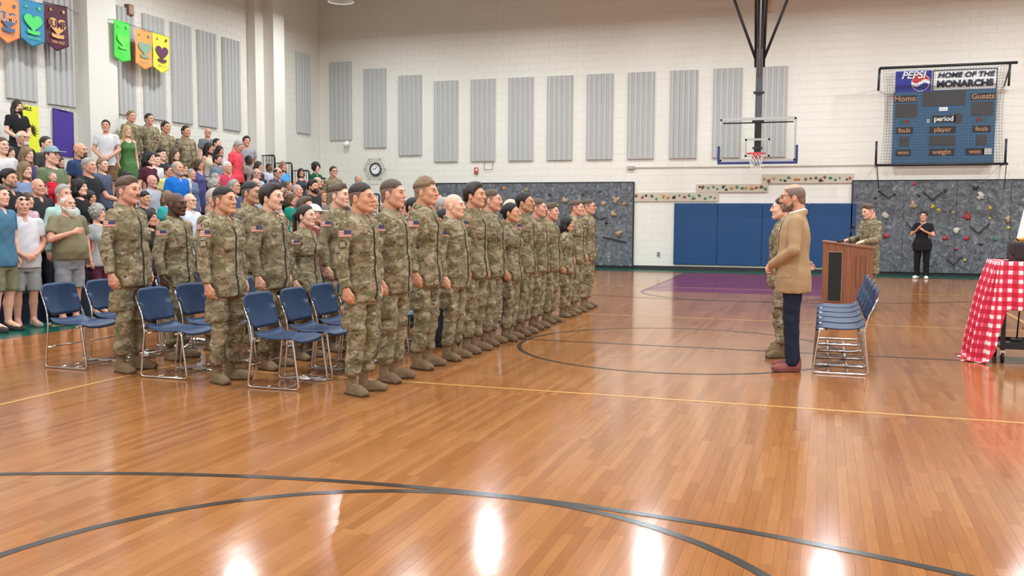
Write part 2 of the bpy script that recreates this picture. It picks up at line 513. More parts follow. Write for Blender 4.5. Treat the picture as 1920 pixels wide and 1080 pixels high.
# --- hanging high bay lamps
def high_bay(x, y, lab):
    t = thing('high_bay_lamp', lab, 'lamp', (x, y, 7.18), group='high bay lamps under the ceiling')
    MB().lathe([(.06, .34), (.10, .30), (.20, .22), (.30, .08), (.35, 0.0), (.335, 0.005), (.28, .09), (.18, .2)], n=24).build('reflector', M_LAMP, t)
    MB().tube([(0, 0, .3), (0, 0, ZC - 7.182)], .015, 8).build('stem', M_BLACK, t)
    MB().lathe([(.0, .5), (.11, .5), (.11, .3), (0, .3)], n=16).build('ballast', M_LAMP, t)
    la = bpy.data.lights.new('lamp_light', 'AREA')
    la.shape = 'DISK'; la.size = .42; la.energy = LAMP_POWER; la.color = (0.88, 0.955, 1.0); la.spread = math.radians(175)
    lo = link('lamp_light', la, t, (0, 0, .02))
for j, y in enumerate(LAMP_Y):
    for i, x in enumerate(LAMP_X):
        high_bay(x, y, 'white dome lamp, %s from the bleacher wall, %s row from the back' % (ORD[i], ORD[j]))
# ================================================================== things on the back wall
# --- climbing walls
HOLD_COL = {'red': rgb(170, 48, 60), 'yellow': rgb(196, 172, 66), 'white': rgb(186, 176, 166), 'black': rgb(40, 40, 42), 'green': rgb(40, 128, 74),
            'brown': rgb(120, 72, 40), 'tan': rgb(166, 140, 112), 'blue': rgb(52, 74, 116), 'orange': rgb(196, 130, 52)}
def hold_mesh(seed, kind=0):
    r = random.Random(seed)
    bm = bmesh.new()
    bmesh.ops.create_icosphere(bm, subdivisions=2, radius=1.0)
    ph = [r.uniform(0, 6) for _ in range(4)]
    for v in bm.verts:
        c = v.co
        s = 1 + .22 * math.sin(3 * c.x + ph[0]) + .2 * math.sin(4 * c.z + ph[1]) + .12 * math.sin(7 * c.x * c.z + ph[2])
        if kind == 1: s *= 1.25 if abs(math.sin(1.5 * math.atan2(c.z, c.x) + ph[3])) > .6 else .7
        v.co = Vector((c.x * s, min(c.y, .15) * s * .7, c.z * s))
    me = bpy.data.meshes.new('hold'); bm.to_mesh(me); bm.free()
    me.polygons.foreach_set('use_smooth', [True] * len(me.polygons))
    me.materials.append(M_BLACK)
    return me
HOLDS = [hold_mesh(i, i % 2) for i in range(6)]
def put_hold(parent, x, y, z, size, col, rot=0.0, i=0):
    o = link('hold', HOLDS[i % 6], parent, (x, y, z))
    o.scale = (size * .82, size * .7, size * .72); o.rotation_euler = (0, rot, 0)
    o.material_slots[0].link = 'OBJECT'
    o.material_slots[0].material = pm('hold_' + col, HOLD_COL[col], .5, var=.1)
    return o
def climb_wall(label, x0, x1, npan, holds, ledges):
    t = thing('climbing_wall', label, 'climbing wall', ((x0 + x1) / 2, YB, 0.08))
    w = (x1 - x0) / npan
    for i in range(npan):
        me = MB().rbox((0, 0, 1.18), (w - .006, .05, 2.36), .008).mesh('panel', M_ROCK)
        link('panel', me, t, (x0 + (i + .5) * w - (x0 + x1) / 2, -.027, 0))
    MB().box((0, -.03, 2.375), (x1 - x0, .07, .02)).build('top_trim', M_BLACK, t)
    for s in (-1, 1):
        MB().box((s * (x1 - x0 + .03) / 2, -.03, 1.19), (.03, .07, 2.38)).build('side_trim', M_BLACK, t)
    r = random.Random(int(label.__len__()))
    for k, (x, z, s, col) in enumerate(holds):
        put_hold(t, x - (x0 + x1) / 2, -.055, z - .08, s, col, r.uniform(0, 6), k)
    for (xa, za, xb, zb_, xc, zc) in ledges:
        m = MB(); c = (x0 + x1) / 2
        m.tube([(xa - c, -.07, za - .08), (xb - c, -.08, zb_ - .08), (xc - c, -.07, zc - .08)], .017, 6)
        m.build('ledge', pm('hold_black', HOLD_COL['black'], .5, var=.1), t)
climb_wall('grey rock painted climbing wall behind the soldiers', -11.15, -5.14, 5,
           [(-9.0, 2.3, .06, 'orange'), (-8.3, 2.25, .06, 'tan'), (-7.15, 1.95, .11, 'tan'), (-7.35, 1.8, .05, 'orange'), (-6.1, 2.2, .06, 'blue'), (-5.65, 1.95, .11, 'tan'),
            (-6.0, 1.85, .09, 'tan'), (-5.7, 1.55, .1, 'tan'), (-6.25, .47, .13, 'yellow'), (-5.55, 1.0, .14, 'tan'), (-6.4, 1.2, .06, 'black'), (-5.4, 1.85, .05, 'orange'),
            (-6.6, 2.1, .05, 'black'), (-5.9, 1.3, .05, 'black'), (-7.6, 2.1, .05, 'black'), (-10.2, 2.2, .05, 'tan'), (-8.9, 1.9, .06, 'black'), (-6.9, 1.6, .05, 'black')],
           [(-6.3, 1.55, -6.1, 1.4, -5.9, 1.45), (-6.0, .9, -5.6, .82, -5.3, .75)])
climb_wall('grey rock painted climbing wall below the scoreboard', 0.69, 6.9, 5,
           [(2.16, 2.36, .06, 'red'), (2.62, 1.78, .06, 'yellow'), (2.77, 1.68, .06, 'yellow'), (3.95, 1.74, .07, 'yellow'), (3.95, 1.48, .05, 'yellow'), (3.42, 1.52, .09, 'red'),
            (1.55, 1.02, .08, 'red'), (2.95, .98, .07, 'red'), (3.43, .97, .07, 'red'), (3.2, .7, .06, 'red'), (3.42, .42, .06, 'yellow'), (2.15, 1.8, .1, 'tan'), (1.5, 1.55, .11, 'white'),
            (3.72, 2.05, .11, 'white'), (3.2, 1.18, .1, 'white'), (4.35, 1.48, .11, 'tan'), (4.1, .95, .06, 'green'), (3.78, .82, .05, 'black'), (2.6, .75, .05, 'black'), (3.6, 2.25, .07, 'black'),
            (3.1, 1.62, .06, 'tan'), (2.3, 2.05, .05, 'black'), (1.7, 2.1, .05, 'black'), (2.9, 2.2, .05, 'black'), (4.38, 1.25, .05, 'yellow'), (1.1, 1.3, .06, 'black'), (1.25, 2.0, .05, 'black'),
            (5.2, 1.6, .08, 'red'), (5.6, .9, .07, 'yellow'), (6.2, 1.9, .08, 'white')],
           [(2.4, 2.15, 2.6, 1.95, 2.85, 2.15), (3.5, 1.3, 3.7, 1.1, 3.95, 1.35), (3.0, .45, 3.15, .3, 3.35, .5), (1.3, 2.2, 1.55, 2.0, 1.75, 2.1), (2.0, 1.4, 2.15, 1.2, 2.35, 1.3)])
# --- blue wall pads
t = thing('wall_pad', 'blue vinyl safety pad along the back wall under the hoop', 'wall pad', (-1.595, YB, .16))
for i in range(4):
    MB().rbox((-1.79 + 1.193 * i, -.035, .85), (1.186, .06, 1.7), .02).build('pad_panel', M_MAT, t)
# --- beige traverse boards with small holds
def traverse(label, x0, x1, z0, z1, n, seed):
    t = thing('traverse_board', label, 'climbing board', ((x0 + x1) / 2, YB, z0))
    MB().rbox((0, -.02, (z1 - z0) / 2), (x1 - x0, .035, z1 - z0), .006).build('board', M_BEIGE, t)
    r = random.Random(seed)
    for k in range(n):
        x = -(x1 - x0) / 2 + (k + .5) * (x1 - x0) / n + r.uniform(-.03, .03)
        put_hold(t, x, -.04, r.uniform(.07, z1 - z0 - .07), r.uniform(.035, .055), r.choice(['black', 'black', 'black', 'red', 'brown', 'green', 'green', 'orange']), r.uniform(0, 6), k)
traverse('long beige climbing board with small holds, lowest of three', -5.11, -2.78, 1.91, 2.158, 16, 1)
traverse('beige climbing board with small holds, middle of three', -3.38, -1.47, 2.16, 2.388, 15, 2)
traverse('beige climbing board with small holds, highest of three', -1.62, 0.7, 2.39, 2.64, 18, 3)

# --- scoreboard with protective net cage
M_SB = pm('blue_scoreboard_face', rgb(52, 92, 124), .45, var=.03)
M_SBD = pm('dark_scoreboard_window', rgb(62, 60, 60), .35, var=.04)
M_SBL = pm('black_scoreboard_label', rgb(36, 32, 32), .4, var=.04)
M_ORT = pm('orange_lettering', rgb(180, 132, 98), .5, var=.02)
M_PB = pm('sign_blue', rgb(36, 44, 148), .4, var=.03)
M_PR = pm('sign_red', rgb(200, 48, 52), .4, var=.03)
M_INK = pm('sign_navy_ink', rgb(28, 30, 62), .5, var=.03)
SX = 2.78
t = thing('scoreboard', 'blue sports scoreboard with orange lettering inside the net cage', 'scoreboard', (SX, YB, 2.85))
D0 = -.22
MB().rbox((0, D0 / 2, .93), (2.36, -D0, 1.84), .015).build('cabinet', M_SB, t)
TR = (math.pi / 2, 0, 0)
def win(x, z, w, h, name='digit_window', mat=None):
    MB().box((x, D0 - .004, z), (w, .012, h)).build(name, mat or M_SBD, t)
def sbtext(s, x, z, size, plate, mat=None):
    win(x, z, plate[0], plate[1], 'caption_plate', M_SBL)
    text_mesh('caption', s, size, mat or M_ORT, t, (x, D0 - .0125, z), TR, bold=.004)
win(-.02, 1.64, .98, .36)
win(-.88, 1.36, .50, .34); win(.87, 1.36, .50, .34)
win(.33, 1.13, .17, .25)
win(-.91, .58, .23, .24); win(-.02, .58, .60, .25); win(.88, .58, .24, .24)
sbtext('Home', -.92, 1.66, .2, (.52, .17)); sbtext('Guests', .87, 1.66, .185, (.56, .17))
sbtext('period', .0, 1.13, .17, (.54, .18), M_WHITE)
sbtext('fouls', -.91, .86, .15, (.4, .17)); sbtext('player', -.02, .86, .16, (.6, .17)); sbtext('fouls', .87, .86, .15, (.42, .17))
sbtext('won', -.92, .30, .15, (.36, .16)); sbtext('weight', -.02, .30, .16, (.58, .17)); sbtext('won', .74, .30, .15, (.42, .17))
win(1.02, .30, .2, .15, 'cover_tape', pm('silver_tape', rgb(190, 188, 184), .5))
win(-.02, 1.375, .20, .09, 'maker_plate', M_WHITE)
for sx, order in ((-.92, ('green', 'red')), (.86, ('red', 'green'))):
    for i, c in enumerate(order):
        win(sx + (i - .5) * .12, 1.09, .1, .1, 'indicator', pm('lens_' + c, rgb(120, 44, 48) if c == 'red' else rgb(30, 96, 74), .3))
for i in range(2): win(-.36, 1.11 - i * .05, .06, .025, 'arrow_mark', M_WHITE)
# sign above
t = thing('sign_panel', 'blue and white sponsor sign above the scoreboard', 'sign', (SX, YB, 4.67))
MB().rbox((0, D0 / 2 + .01, .27), (2.36, -D0 - .02, .56), .01).build('sign_box', M_WHITE, t)
MB().box((-.74, D0 + .004, .27), (.84, .012, .53)).build('logo_field', M_PB, t)
text_mesh('logo_word', 'PEPSI', .25, M_WHITE, t, (-.75, D0 - .022, .415), TR, shear=.25, bold=.006, sx=1.0, depth=.003)
def disc(parent, name, cx, cz, r, mat, y, fn=None, n=40):
    pts = [(cx + r * math.cos(a), y, cz + r * math.sin(a)) for a in [2 * math.pi * i / n for i in range(n)]]
    if fn: pts = fn
    MB().prism(pts, (0, 0, 0), (0, .006, 0)).build(name, mat, parent)
cx, cz, rr = -.57, .235, .205
disc(t, 'globe_ring', cx, cz, rr + .012, M_WHITE, D0 - .006)
def wave(a0, a1, up, zoff, amp):
    pts = []
    n = 24
    for i in range(n + 1):
        a = a0 + (a1 - a0) * i / n
        pts.append((cx + rr * math.cos(a), D0 - .010, cz + rr * math.sin(a)))
    xs, xe = pts[-1][0], pts[0][0]
    for i in range(1, n):
        f = i / n; x = xs + (xe - xs) * f
        pts.append((x, D0 - .010, pts[-1 if False else n][2] + (pts[0][2] - pts[n][2]) * f + amp * math.sin(2 * math.pi * f)))
    return pts
disc(t, 'globe_top', 0, 0, 0, M_PR, 0, wave(math.radians(10), math.radians(172), 1, 0, -.045))
disc(t, 'globe_bottom', 0, 0, 0, M_PB, 0, list(reversed(wave(math.radians(-165), math.radians(-15), 0, 0, .05))))
fr = MB()
for (x, z, w, h) in ((.45, .525, 1.46, .02), (.45, .02, 1.46, .02), (-.28, .27, .02, .52), (1.17, .27, .02, .52)):
    fr.box((x, D0 + .004, z), (w, .012, h))
fr.build('sign_border', M_INK, t)
text_mesh('sign_line', 'HOME OF THE', .175, M_INK, t, (.46, D0 - .006, .39), TR, shear=.2, bold=.006, sx=1.12)
text_mesh('sign_line', 'MONARCHS', .215, M_INK, t, (.45, D0 - .006, .17), TR, bold=.012, sx=1.08)
# cage
t = thing('net_cage', 'black tube and net cage guarding the scoreboard', 'net cage', (SX - .09, YB, 2.78))
YN = -.8
cx0, cx1, cz0, cz1 = -1.47, 1.46, .03, 2.44
def tubep(name, pts, r=.028): MB().tube(pts, r, 8).build(name, M_BLACK, t)
tubep('rail', [(cx0 - .02, YN, cz1), (cx1 + .14, YN, cz1 + .0)], .035); tubep('rail', [(cx0 - .02, YN, cz0), (cx1 + .03, YN, cz0)], .032)
for x in (cx0, cx1):
    tubep('post', [(x - .03, YN, cz1 - .8 + .25), (x - .02, YN, cz1)]); tubep('post', [(x - .03, YN, cz0), (x - .03, YN, cz0 + .6)])
    tubep('arm', [(x, YN, cz1), (x, 0, cz1 - .45)], .018); tubep('arm', [(x, YN, cz0), (x, 0, cz0)], .018)
    tubep('strut', [(x, YN, cz0), (x + .1, 0, cz0 - .6)], .01)
nt = MB()
sag = lambda u: .07 * math.sin(math.pi * u)
nx, nz = 42, 34
def npt(a, b):
    xa = cx0 + .07 + sag(b); xb = cx1 - .07 - sag(b)
    return (xa + (xb - xa) * a, YN + .02, cz0 + (cz1 - cz0) * b)
for i in range(nx + 1): nt.tube([npt(i / nx, k / 8) for k in range(9)], .0035, 3, cap=False)
for k in range(nz + 1): nt.tube([npt(0, k / nz), npt(1, k / nz)], .0035, 3, cap=False)
nt.build('net', pm('black_netting', rgb(60, 58, 58), .8), t)

# --- basketball goal
M_BACK = pm('backboard_frame_grey', rgb(176, 172, 168), .4, .6, var=.02)
g = bpy.data.materials.new('backboard_glass')
N, L, B = nodes_of(g)
B.inputs['Transmission Weight'].default_value = 1.0; B.inputs['Roughness'].default_value = 0.02; B.inputs['IOR'].default_value = 1.01
B.inputs['Base Color'].default_value = (.93, .97, .95, 1)
nn = N.new('ShaderNodeTexNoise'); mr = N.new('ShaderNodeMapRange'); mr.inputs['To Min'].default_value = .01; mr.inputs['To Max'].default_value = .03
L.new(nn.outputs['Fac'], mr.inputs[0]); L.new(mr.outputs[0], B.inputs['Roughness'])
BX, BY, BZ = -1.64, 24.2, 2.86
t = thing('basketball_goal', 'glass backboard and red rim hanging from the black ceiling mast', 'basketball hoop', (BX, BY, BZ))
MB().box((0, 0, .55), (1.78, .012, 1.04)).build('glass', g, t)
fr = MB()
for (x, z, w, h) in ((0, 1.07, 1.84, .07), (0, .04, 1.84, .06), (-.9, .55, .055, 1.06), (.9, .55, .055, 1.06)): fr.box((x, 0, z), (w, .04, h))
fr.build('frame', M_BACK, t)
sq = MB()
for (x, z, w, h) in ((0, .56, .61, .05), (0, .15, .61, .05), (-.28, .355, .05, .45), (.28, .355, .05, .45)): sq.box((x, -.009, z), (w, .004, h))
sq.build('target_square', M_BACK, t)
pd = MB(); M_PADB = pm('navy_edge_padding', rgb(34, 46, 106), .5)
pd.rbox((0, -.01, -.02), (1.94, .07, .06), .012)
for s in (-1, 1): pd.rbox((s * .945, -.01, .2), (.06, .07, .42), .012)
pd.build('edge_padding', M_PADB, t)
M_RIM = pm('red_rim', rgb(206, 66, 70), .4)
rim = MB(); rim.tube([(.225 * math.cos(a), -.38 + .225 * math.sin(a), .19) for a in [2 * math.pi * i / 28 for i in range(28)]], .014, 8, closed=True)
rim.box((0, -.09, .17), (.22, .18, .02)); rim.box((0, -.02, .15), (.24, .03, .14))
rim.build('rim', M_RIM, t)
net = MB(); nS = 12
for k in range(nS):
    for sg in (1, -1):
        pts = []
        for j in range(7):
            f = j / 6; r = .22 - .10 * math.sin(f * math.pi / 2) - .01 * f
            a = 2 * math.pi * (k + sg * f * 2.5) / nS
            pts.append((r * math.cos(a), -.38 + r * math.sin(a), .18 - .42 * f))
        net.tube(pts, .005, 4, cap=False)
net.build('net', pm('white_net_cord', rgb(226, 220, 214), .8), t)
MB().box((0, .09, 1.4), (.16, .12, 3.3 - .3)).build('mast', pm('mast_dark_grey', rgb(72, 72, 74), .5, var=.05), t)
MB().box((0, .09, 4.6), (.17, .13, 3.6)).build('upper_mast', M_BLACK, t)
MB().tube([(0, .01, 2.1), (0, .01, 6.3)], .022, 8).build('actuator', pm('bare_steel', rgb(170, 168, 166), .35, .8), t)
for z, w in ((1.72, .26), (1.02, .28), (.35, .24)): MB().box((0, .07, z), (w, .16, .05)).build('collar', M_BLACK, t)
br = MB().box((0, .05, .98), (1.7, .03, .03)); br.build('support_bar', M_BLACK, t)
for s in (-1, 1):
    MB().tube([(s * .05, .09, 2.42), (s * .66, .09, 4.05), (s * 1.5, .09, 6.35)], .035, 8).build('brace', M_BLACK, t)
    MB().tube([(s * .10, .09, 2.35), (s * .14, .09, 4.4), (s * .2, .09, 6.4)], .03, 8).build('side_tube', M_BLACK, t)
MB().rbox((.2, .16, 3.95), (.12, .12, .5), .01).build('winch_box', pm('winch_brown', rgb(150, 116, 90), .6), t)
MB().tube([(-2.2, .09, 6.38), (2.2, .09, 6.38)], .05, 8).build('ceiling_pipe', M_BLACK, t)

# --- clock in hexagon guard
t = thing('wall_clock', 'round black rimmed wall clock inside a hexagonal wire guard', 'clock', (-13.2, YB, 2.9))
def ngon(r, n, y, rot=0): return [(r * math.cos(2 * math.pi * i / n + rot), y, r * math.sin(2 * math.pi * i / n + rot)) for i in range(n)]
MB().prism(ngon(.17, 32, 0), (0, -.05, 0), (0, 0, 0)).build('face', M_WHITE, t)
MB().tube(ngon(.18, 32, -.045), .026, 8, closed=True).build('rim', M_BLACK, t)
hm = MB(); hm.box((.03, -.055, .05), (.014, .006, .13), rot=Matrix.Rotation(.6, 3, 'Y')); hm.box((-.05, -.055, .01), (.1, .006, .012)); hm.build('hands', M_BLACK, t)
for k in range(12):
    a = k * math.pi / 6
    MB().box((.13 * math.cos(a), -.053, .13 * math.sin(a)), (.018, .004, .018)).build('hour_mark', M_BLACK, t)
gd = MB(); gd.tube(ngon(.36, 6, -.12), .008, 6, closed=True); gd.tube(ngon(.27, 6, -.16), .007, 6, closed=True)
for a, b in zip(ngon(.36, 6, -.12), ngon(.27, 6, -.16)): gd.tube([a, b], .006, 5)
for a in ngon(.36, 6, -.12): gd.tube([a, (a[0], 0, a[2])], .006, 5)
gd.build('wire_guard', pm('guard_wire', rgb(120, 116, 110), .5, .5), t)

# --- small wall fixtures
t = thing('security_camera', 'small white dome camera under the first acoustic panel', 'camera', (-14.15, YB, 3.68))
MB().box((0, -.05, .09), (.06, .1, .05)).build('mount', M_WHITE, t)
MB().lathe([(0, .07), (.09, .06), (.1, 0), (.07, -.06), (0, -.09)], (0, -.14, 0), 16).build('dome', M_WHITE, t)
t = thing('fire_alarm', 'small red fire alarm below the fifth wall panel', 'fire alarm', (-9.88, YB, 2.72))
MB().rbox((0, -.03, .1), (.11, .06, .2), .01).build('housing', pm('alarm_red', rgb(176, 70, 60), .5), t)
MB().box((.02, -.064, .13), (.05, .01, .06)).build('strobe', M_WHITE, t)
t = thing('wall_bracket', 'thin wire bracket under the fifth acoustic panel', 'bracket', (-9.5, YB, 2.85))
MB().tube([(-.12, -.02, .2), (-.12, -.06, 0), (.14, -.06, 0), (.14, -.02, .2)], .008, 6).build('wire', M_BLACK, t)
t = thing('conduit', 'thin painted conduit running toward the traverse boards', 'conduit', (-4.6, YB, 2.86))
MB().tube([(-.55, -.03, 0), (8.3, -.03, 0)], .012, 6).build('pipe', pm('painted_conduit', rgb(205, 198, 186), .5), t)
MB().rbox((-.62, -.05, .0), (.2, .08, .09), .01).build('sensor', pm('sensor_grey', rgb(170, 164, 156), .5), t)
t = thing('outlet', 'small beige outlet on the white wall beside the blue pad', 'outlet', (-4.4, YB, .36))
MB().rbox((0, -.012, .07), (.09, .02, .13), .004).build('plate', pm('outlet_grey', rgb(160, 154, 146), .5), t)
for z in (.04, .1): MB().box((0, -.023, z), (.035, .006, .03)).build('socket', M_BLACK, t)
t = thing('wall_speaker', 'small brown speaker box high above the bleachers', 'speaker', (XW, 17.7, 5.95))
MB().rbox((.06, 0, .16), (.12, .18, .24), .01).build('box', pm('speaker_brown', rgb(128, 88, 70), .6), t)
MB().box((.125, 0, .16), (.01, .14, .19)).build('grille', pm('speaker_tan', rgb(176, 140, 116), .7), t)

# ================================================================== banners
def banner(name, label, y0, y1, zt, zb_, zp, col, emb, ink, word=None, year=None, zslope=0.0, x=-14.75, wob=0.012, seed=0):
    t = thing(name, label, 'banner', (x, (y0 + y1) / 2, zp), group='jump banners above the bleachers')
    w = y1 - y0; nu, nv = 16, 20
    m = MB(); vs = []; fs = []
    for th in (0, 1):
        for j in range(nv + 1):
            for i in range(nu + 1):
                u = i / nu; v = j / nv
                bot = (zb_ - zp) * (abs(2 * u - 1) ** 1.0)
                top = zt - zp + zslope * (u - .5)
                z = bot + (top - bot) * v
                xx = wob * math.sin(5 * u + seed + 3 * v) * (1 - .6 * v) + (.004 if th else 0)
                vs.append((xx, -w / 2 + w * u, z))
    o = (nu + 1) * (nv + 1)
    for th in (0, 1):
        for j in range(nv):
            for i in range(nu):
                a = th * o + j * (nu + 1) + i
                fs.append((a, a + 1, a + nu + 2, a + nu + 1) if th else (a, a + nu + 1, a + nu + 2, a + 1))
    for j in range(nv):
        for e in (0, nu):
            a = j * (nu + 1) + e; fs.append((a, a + nu + 1, a + nu + 1 + o, a + o))
    for i in range(nu):
        for e in (0, nv * (nu + 1)):
            a = e + i; fs.append((a, a + 1, a + 1 + o, a + o))
    m.add(vs, fs, True).build('cloth', pm('banner_' + name + str(seed), col, .7, var=.05, vscale=4), t)
    MB().tube([(0, -w / 2 - .01, zt - zp), (0, w / 2 + .01, zt - zp + zslope * .5)], .012, 6).build('hem_rod', pm('banner_' + name + str(seed), col, .7), t)
    X = .03
    R = (math.pi / 2, 0, math.pi / 2)
    def patch(nm, pts, mat, dx=0.0): MB().prism([(X + dx, y, z) for y, z in pts], (0, 0, 0), (.003, 0, 0)).build(nm, mat, t)
    me, mi = pm('emblem_%d' % seed, emb, .7), pm('ink_%d' % seed, ink, .7)
    cz = (zt - zp) * .55
    heart = []
    for i in range(36):
        a = 2 * math.pi * i / 36
        heart.append((.0185 * w * 16 * math.sin(a) ** 3 * 1.3, cz + .0185 * w * 1.1 * (13 * math.cos(a) - 5 * math.cos(2 * a) - 2 * math.cos(3 * a) - math.cos(4 * a))))
    patch('heart', heart, me)
    rb = []
    for i in range(9): rb.append((-.26 * w + .52 * w * i / 8, cz - .26 * w - .03 * w * math.sin(math.pi * i / 8)))
    for i in range(9): rb.append((.26 * w - .52 * w * i / 8, cz - .38 * w - .03 * w * math.sin(math.pi * i / 8)))
    patch('ribbon', rb, me, .002)
    if word: text_mesh('word', word, .19 * w / .58, mi, t, (X + .006, 0, cz + .02), R, bold=.008, sx=1.0)
    if year: text_mesh('year', year, .075 * w / .58, me, t, (X + .005, 0, .17), R)
    tri = [(-.33 * w, zt - zp - .13), (-.22 * w, zt - zp - .13), (-.275 * w, zt - zp - .07)]
    patch('corner_mark', tri, me)
    patch('corner_mark', [(.27 * w + .035 * math.cos(k), zt - zp - .1 + .035 * math.sin(k)) for k in [i * math.pi / 6 for i in range(12)]], me)
banner('banner', 'orange pointed banner with blue lettering at the left edge', 13.70, 14.27, 5.52, 4.85, 4.70, rgb(250, 146, 82), rgb(74, 104, 140), rgb(240, 150, 90), 'JUMP', '2004-2005', .02, seed=1)
banner('banner', 'blue pointed banner with a bright green heart', 14.29, 14.87, 5.60, 4.87, 4.74, rgb(58, 138, 178), rgb(88, 216, 110), rgb(70, 190, 120), None, '2005-2006', .04, seed=2)
banner('banner', 'maroon pointed banner with gold lettering', 14.89, 15.49, 5.66, 4.90, 4.76, rgb(86, 36, 56), rgb(222, 172, 106), rgb(86, 36, 56), 'JUMP', '2006-2007', .06, seed=3)
banner('banner', 'bright green pointed banner beside the pilaster', 16.80, 17.29, 5.70, 4.90, 4.82, rgb(74, 206, 72), rgb(104, 214, 84), rgb(74, 206, 72), None, None, 0, seed=4)
banner('banner', 'orange pointed banner with teal emblem', 17.46, 18.01, 5.64, 4.88, 4.76, rgb(240, 154, 82), rgb(128, 160, 134), rgb(236, 152, 84), None, '2008-2009', 0, seed=5)
banner('banner', 'yellow pointed banner with purple emblem', 18.03, 18.59, 5.64, 4.88, 4.76, rgb(240, 232, 66), rgb(96, 52, 84), rgb(240, 232, 66), None, '2009-2010', 0, seed=6)
t = thing('banner_wire', 'thin wire holding the orange, blue and maroon banners', 'wire', (-14.76, 16, 5.7))
MB().tube([(0, -2.4, -.16), (0, -.5, -.02), (-.35, .2, .0)], .006, 5).build('wire', M_BLACK, t)
t = thing('banner_wire', 'thin wire holding the green, orange and yellow banners', 'wire', (-14.76, 17.7, 5.7))
MB().tube([(-.1, -.95, .0), (0, -.9, .0), (0, .95, -.05), (-.4, 1.0, -.05)], .006, 5).build('wire', M_BLACK, t)
# flat wall posters
t = thing('wall_poster', 'yellow poster with black print behind the man in black', 'poster', (XW, 14.75, 2.45))
MB().box((.012, 0, .6), (.012, .60, 1.2)).build('sheet', pm('poster_yellow', rgb(226, 226, 52), .7), t)
pk = pm('poster_ink', rgb(46, 44, 30), .7)
bq = MB()
for k in range(7):
    a = -1.0 + k * .45
    bq.tube([(.02, .12, .70), (.02, .12 + .08 * math.cos(a), .70 + .09 * math.sin(a)), (.02, .12 + .15 * math.cos(a + .25), .70 + .15 * math.sin(a + .25))], [.022, .014, .003], 5)
bq.build('bird_print', pk, t)
text_mesh('poster_word', 'SMILE', .1, pk, t, (.02, .0, 1.13), (math.pi / 2, 0, math.pi / 2), bold=.004)
sw = MB(); sw.tube([(.02, -.15, .9), (.02, -.05, .97), (.02, .05, .9), (.02, .0, .8)], .008, 5); sw.tube([(.02, .05, .35), (.02, .15, .3), (.02, .1, .2)], .01, 5); sw.build('swirl_print', pk, t)
t = thing('wall_banner', 'plain purple cloth banner on the wall above the bleachers', 'banner', (XW, 15.68, 2.72))
m = MB(); vs = []; fs = []
nu, nv = 10, 14
for th in (0, 1):
    for j in range(nv + 1):
        for i in range(nu + 1):
            u, v = i / nu, j / nv
            vs.append((.03 + .012 * math.sin(6 * u + 2 * v) + (.006 if th else 0), -.27 + .54 * u - .02 * (1 - v), .94 * v - .04 * u))
o_ = (nu + 1) * (nv + 1)
for th in (0, 1):
    for j in range(nv):
        for i in range(nu):
            a = th * o_ + j * (nu + 1) + i
            fs.append((a, a + 1, a + nu + 2, a + nu + 1))
m.add(vs, fs, True).build('cloth', pm('banner_purple', rgb(70, 44, 138), .7, var=.06), t)
ed = MB(); ed.tube([(.036, -.27, .94), (.036, .27, .9)], .012, 5); ed.tube([(.036, -.29, 0), (.036, -.27, .94)], .01, 5); ed.tube([(.036, .25, -.04), (.036, .27, .9)], .01, 5)
ed.build('hem', pm('banner_purple_hem', rgb(44, 26, 110), .7), t)

# ================================================================== bleachers
NR, BX0, BDX, BDZ, BY0, BY1 = 7, -10.3, .62, .28, 3.0, 22.7
t = thing('bleachers', 'navy stepped bleachers along the left wall', 'bleachers', (BX0, (BY0 + BY1) / 2, 0))
cy = (BY0 + BY1) / 2; LY = BY1 - BY0
for k in range(1, NR + 1):
    xf = -BDX * (k - 1)
    MB().box((xf - BDX / 2 - .01, 0, k * BDZ - .02), (BDX + .02, LY, .04)).build('deck', M_DECK, t)
    MB().box((xf - .03, 0, (k - .5) * BDZ - .02), (.02, LY, BDZ)).build('riser', M_NAVY, t)
    MB().rbox((xf - .16, 0, k * BDZ + .135), (.28, LY, .05), .012).build('seat_plank', M_NAVY, t)
    MB().box((xf - .05, 0, k * BDZ + .06), (.02, LY, .12)).build('seat_riser', M_NAVY, t)
MB().box((.012, 0, .14), (.02, LY, .28)).build('front_skirt', M_NAVY, t)
MB().box((-NR * BDX / 2, LY / 2 - .02, .1), (NR * BDX, .03, .2)).build('end_panel', M_NAVY, t)
def guard(x0, x1, ztop, zbot, lab):
    t = thing('guard_rail', lab, 'rail', ((x0 + x1) / 2, BY1 - .1, zbot), group='end rails of the bleachers')
    w = (x1 - x0) / 2; h = ztop - zbot; r = .07
    pts = [(-w, 0, 0), (-w, 0, h)] + [(w - r + r * math.sin(a), 0, h - r + r * math.cos(a)) for a in [i * math.pi / 12 for i in range(7)]] + [(w, 0, 0)]
    MB().tube(pts, .026, 8).build('frame', M_BLACK, t)
    for i in range(1, 6):
        x = -w + 2 * w * i / 6
        MB().tube([(x, 0, .1), (x, 0, h - .01)], .008, 6).build('baluster', M_BLACK, t)
    MB().tube([(-w, 0, .1), (w, 0, .1)], .016, 6).build('bottom_bar', M_BLACK, t)
for i, lab in enumerate(('highest', 'second highest', 'third highest', 'fourth highest', 'fifth highest', 'lowest')):
    x1 = -14.5 + .54 * i if i < 5 else -11.3
    x0 = x1 - .53
    z = 3.13 - .215 * i
    k = max(1, min(NR, int((BX0 - (x0 + x1) / 2) / BDX) + 1))
    guard(x0, x1, z, k * BDZ, 'black tube guard rail at the bleacher end, %s' % lab)
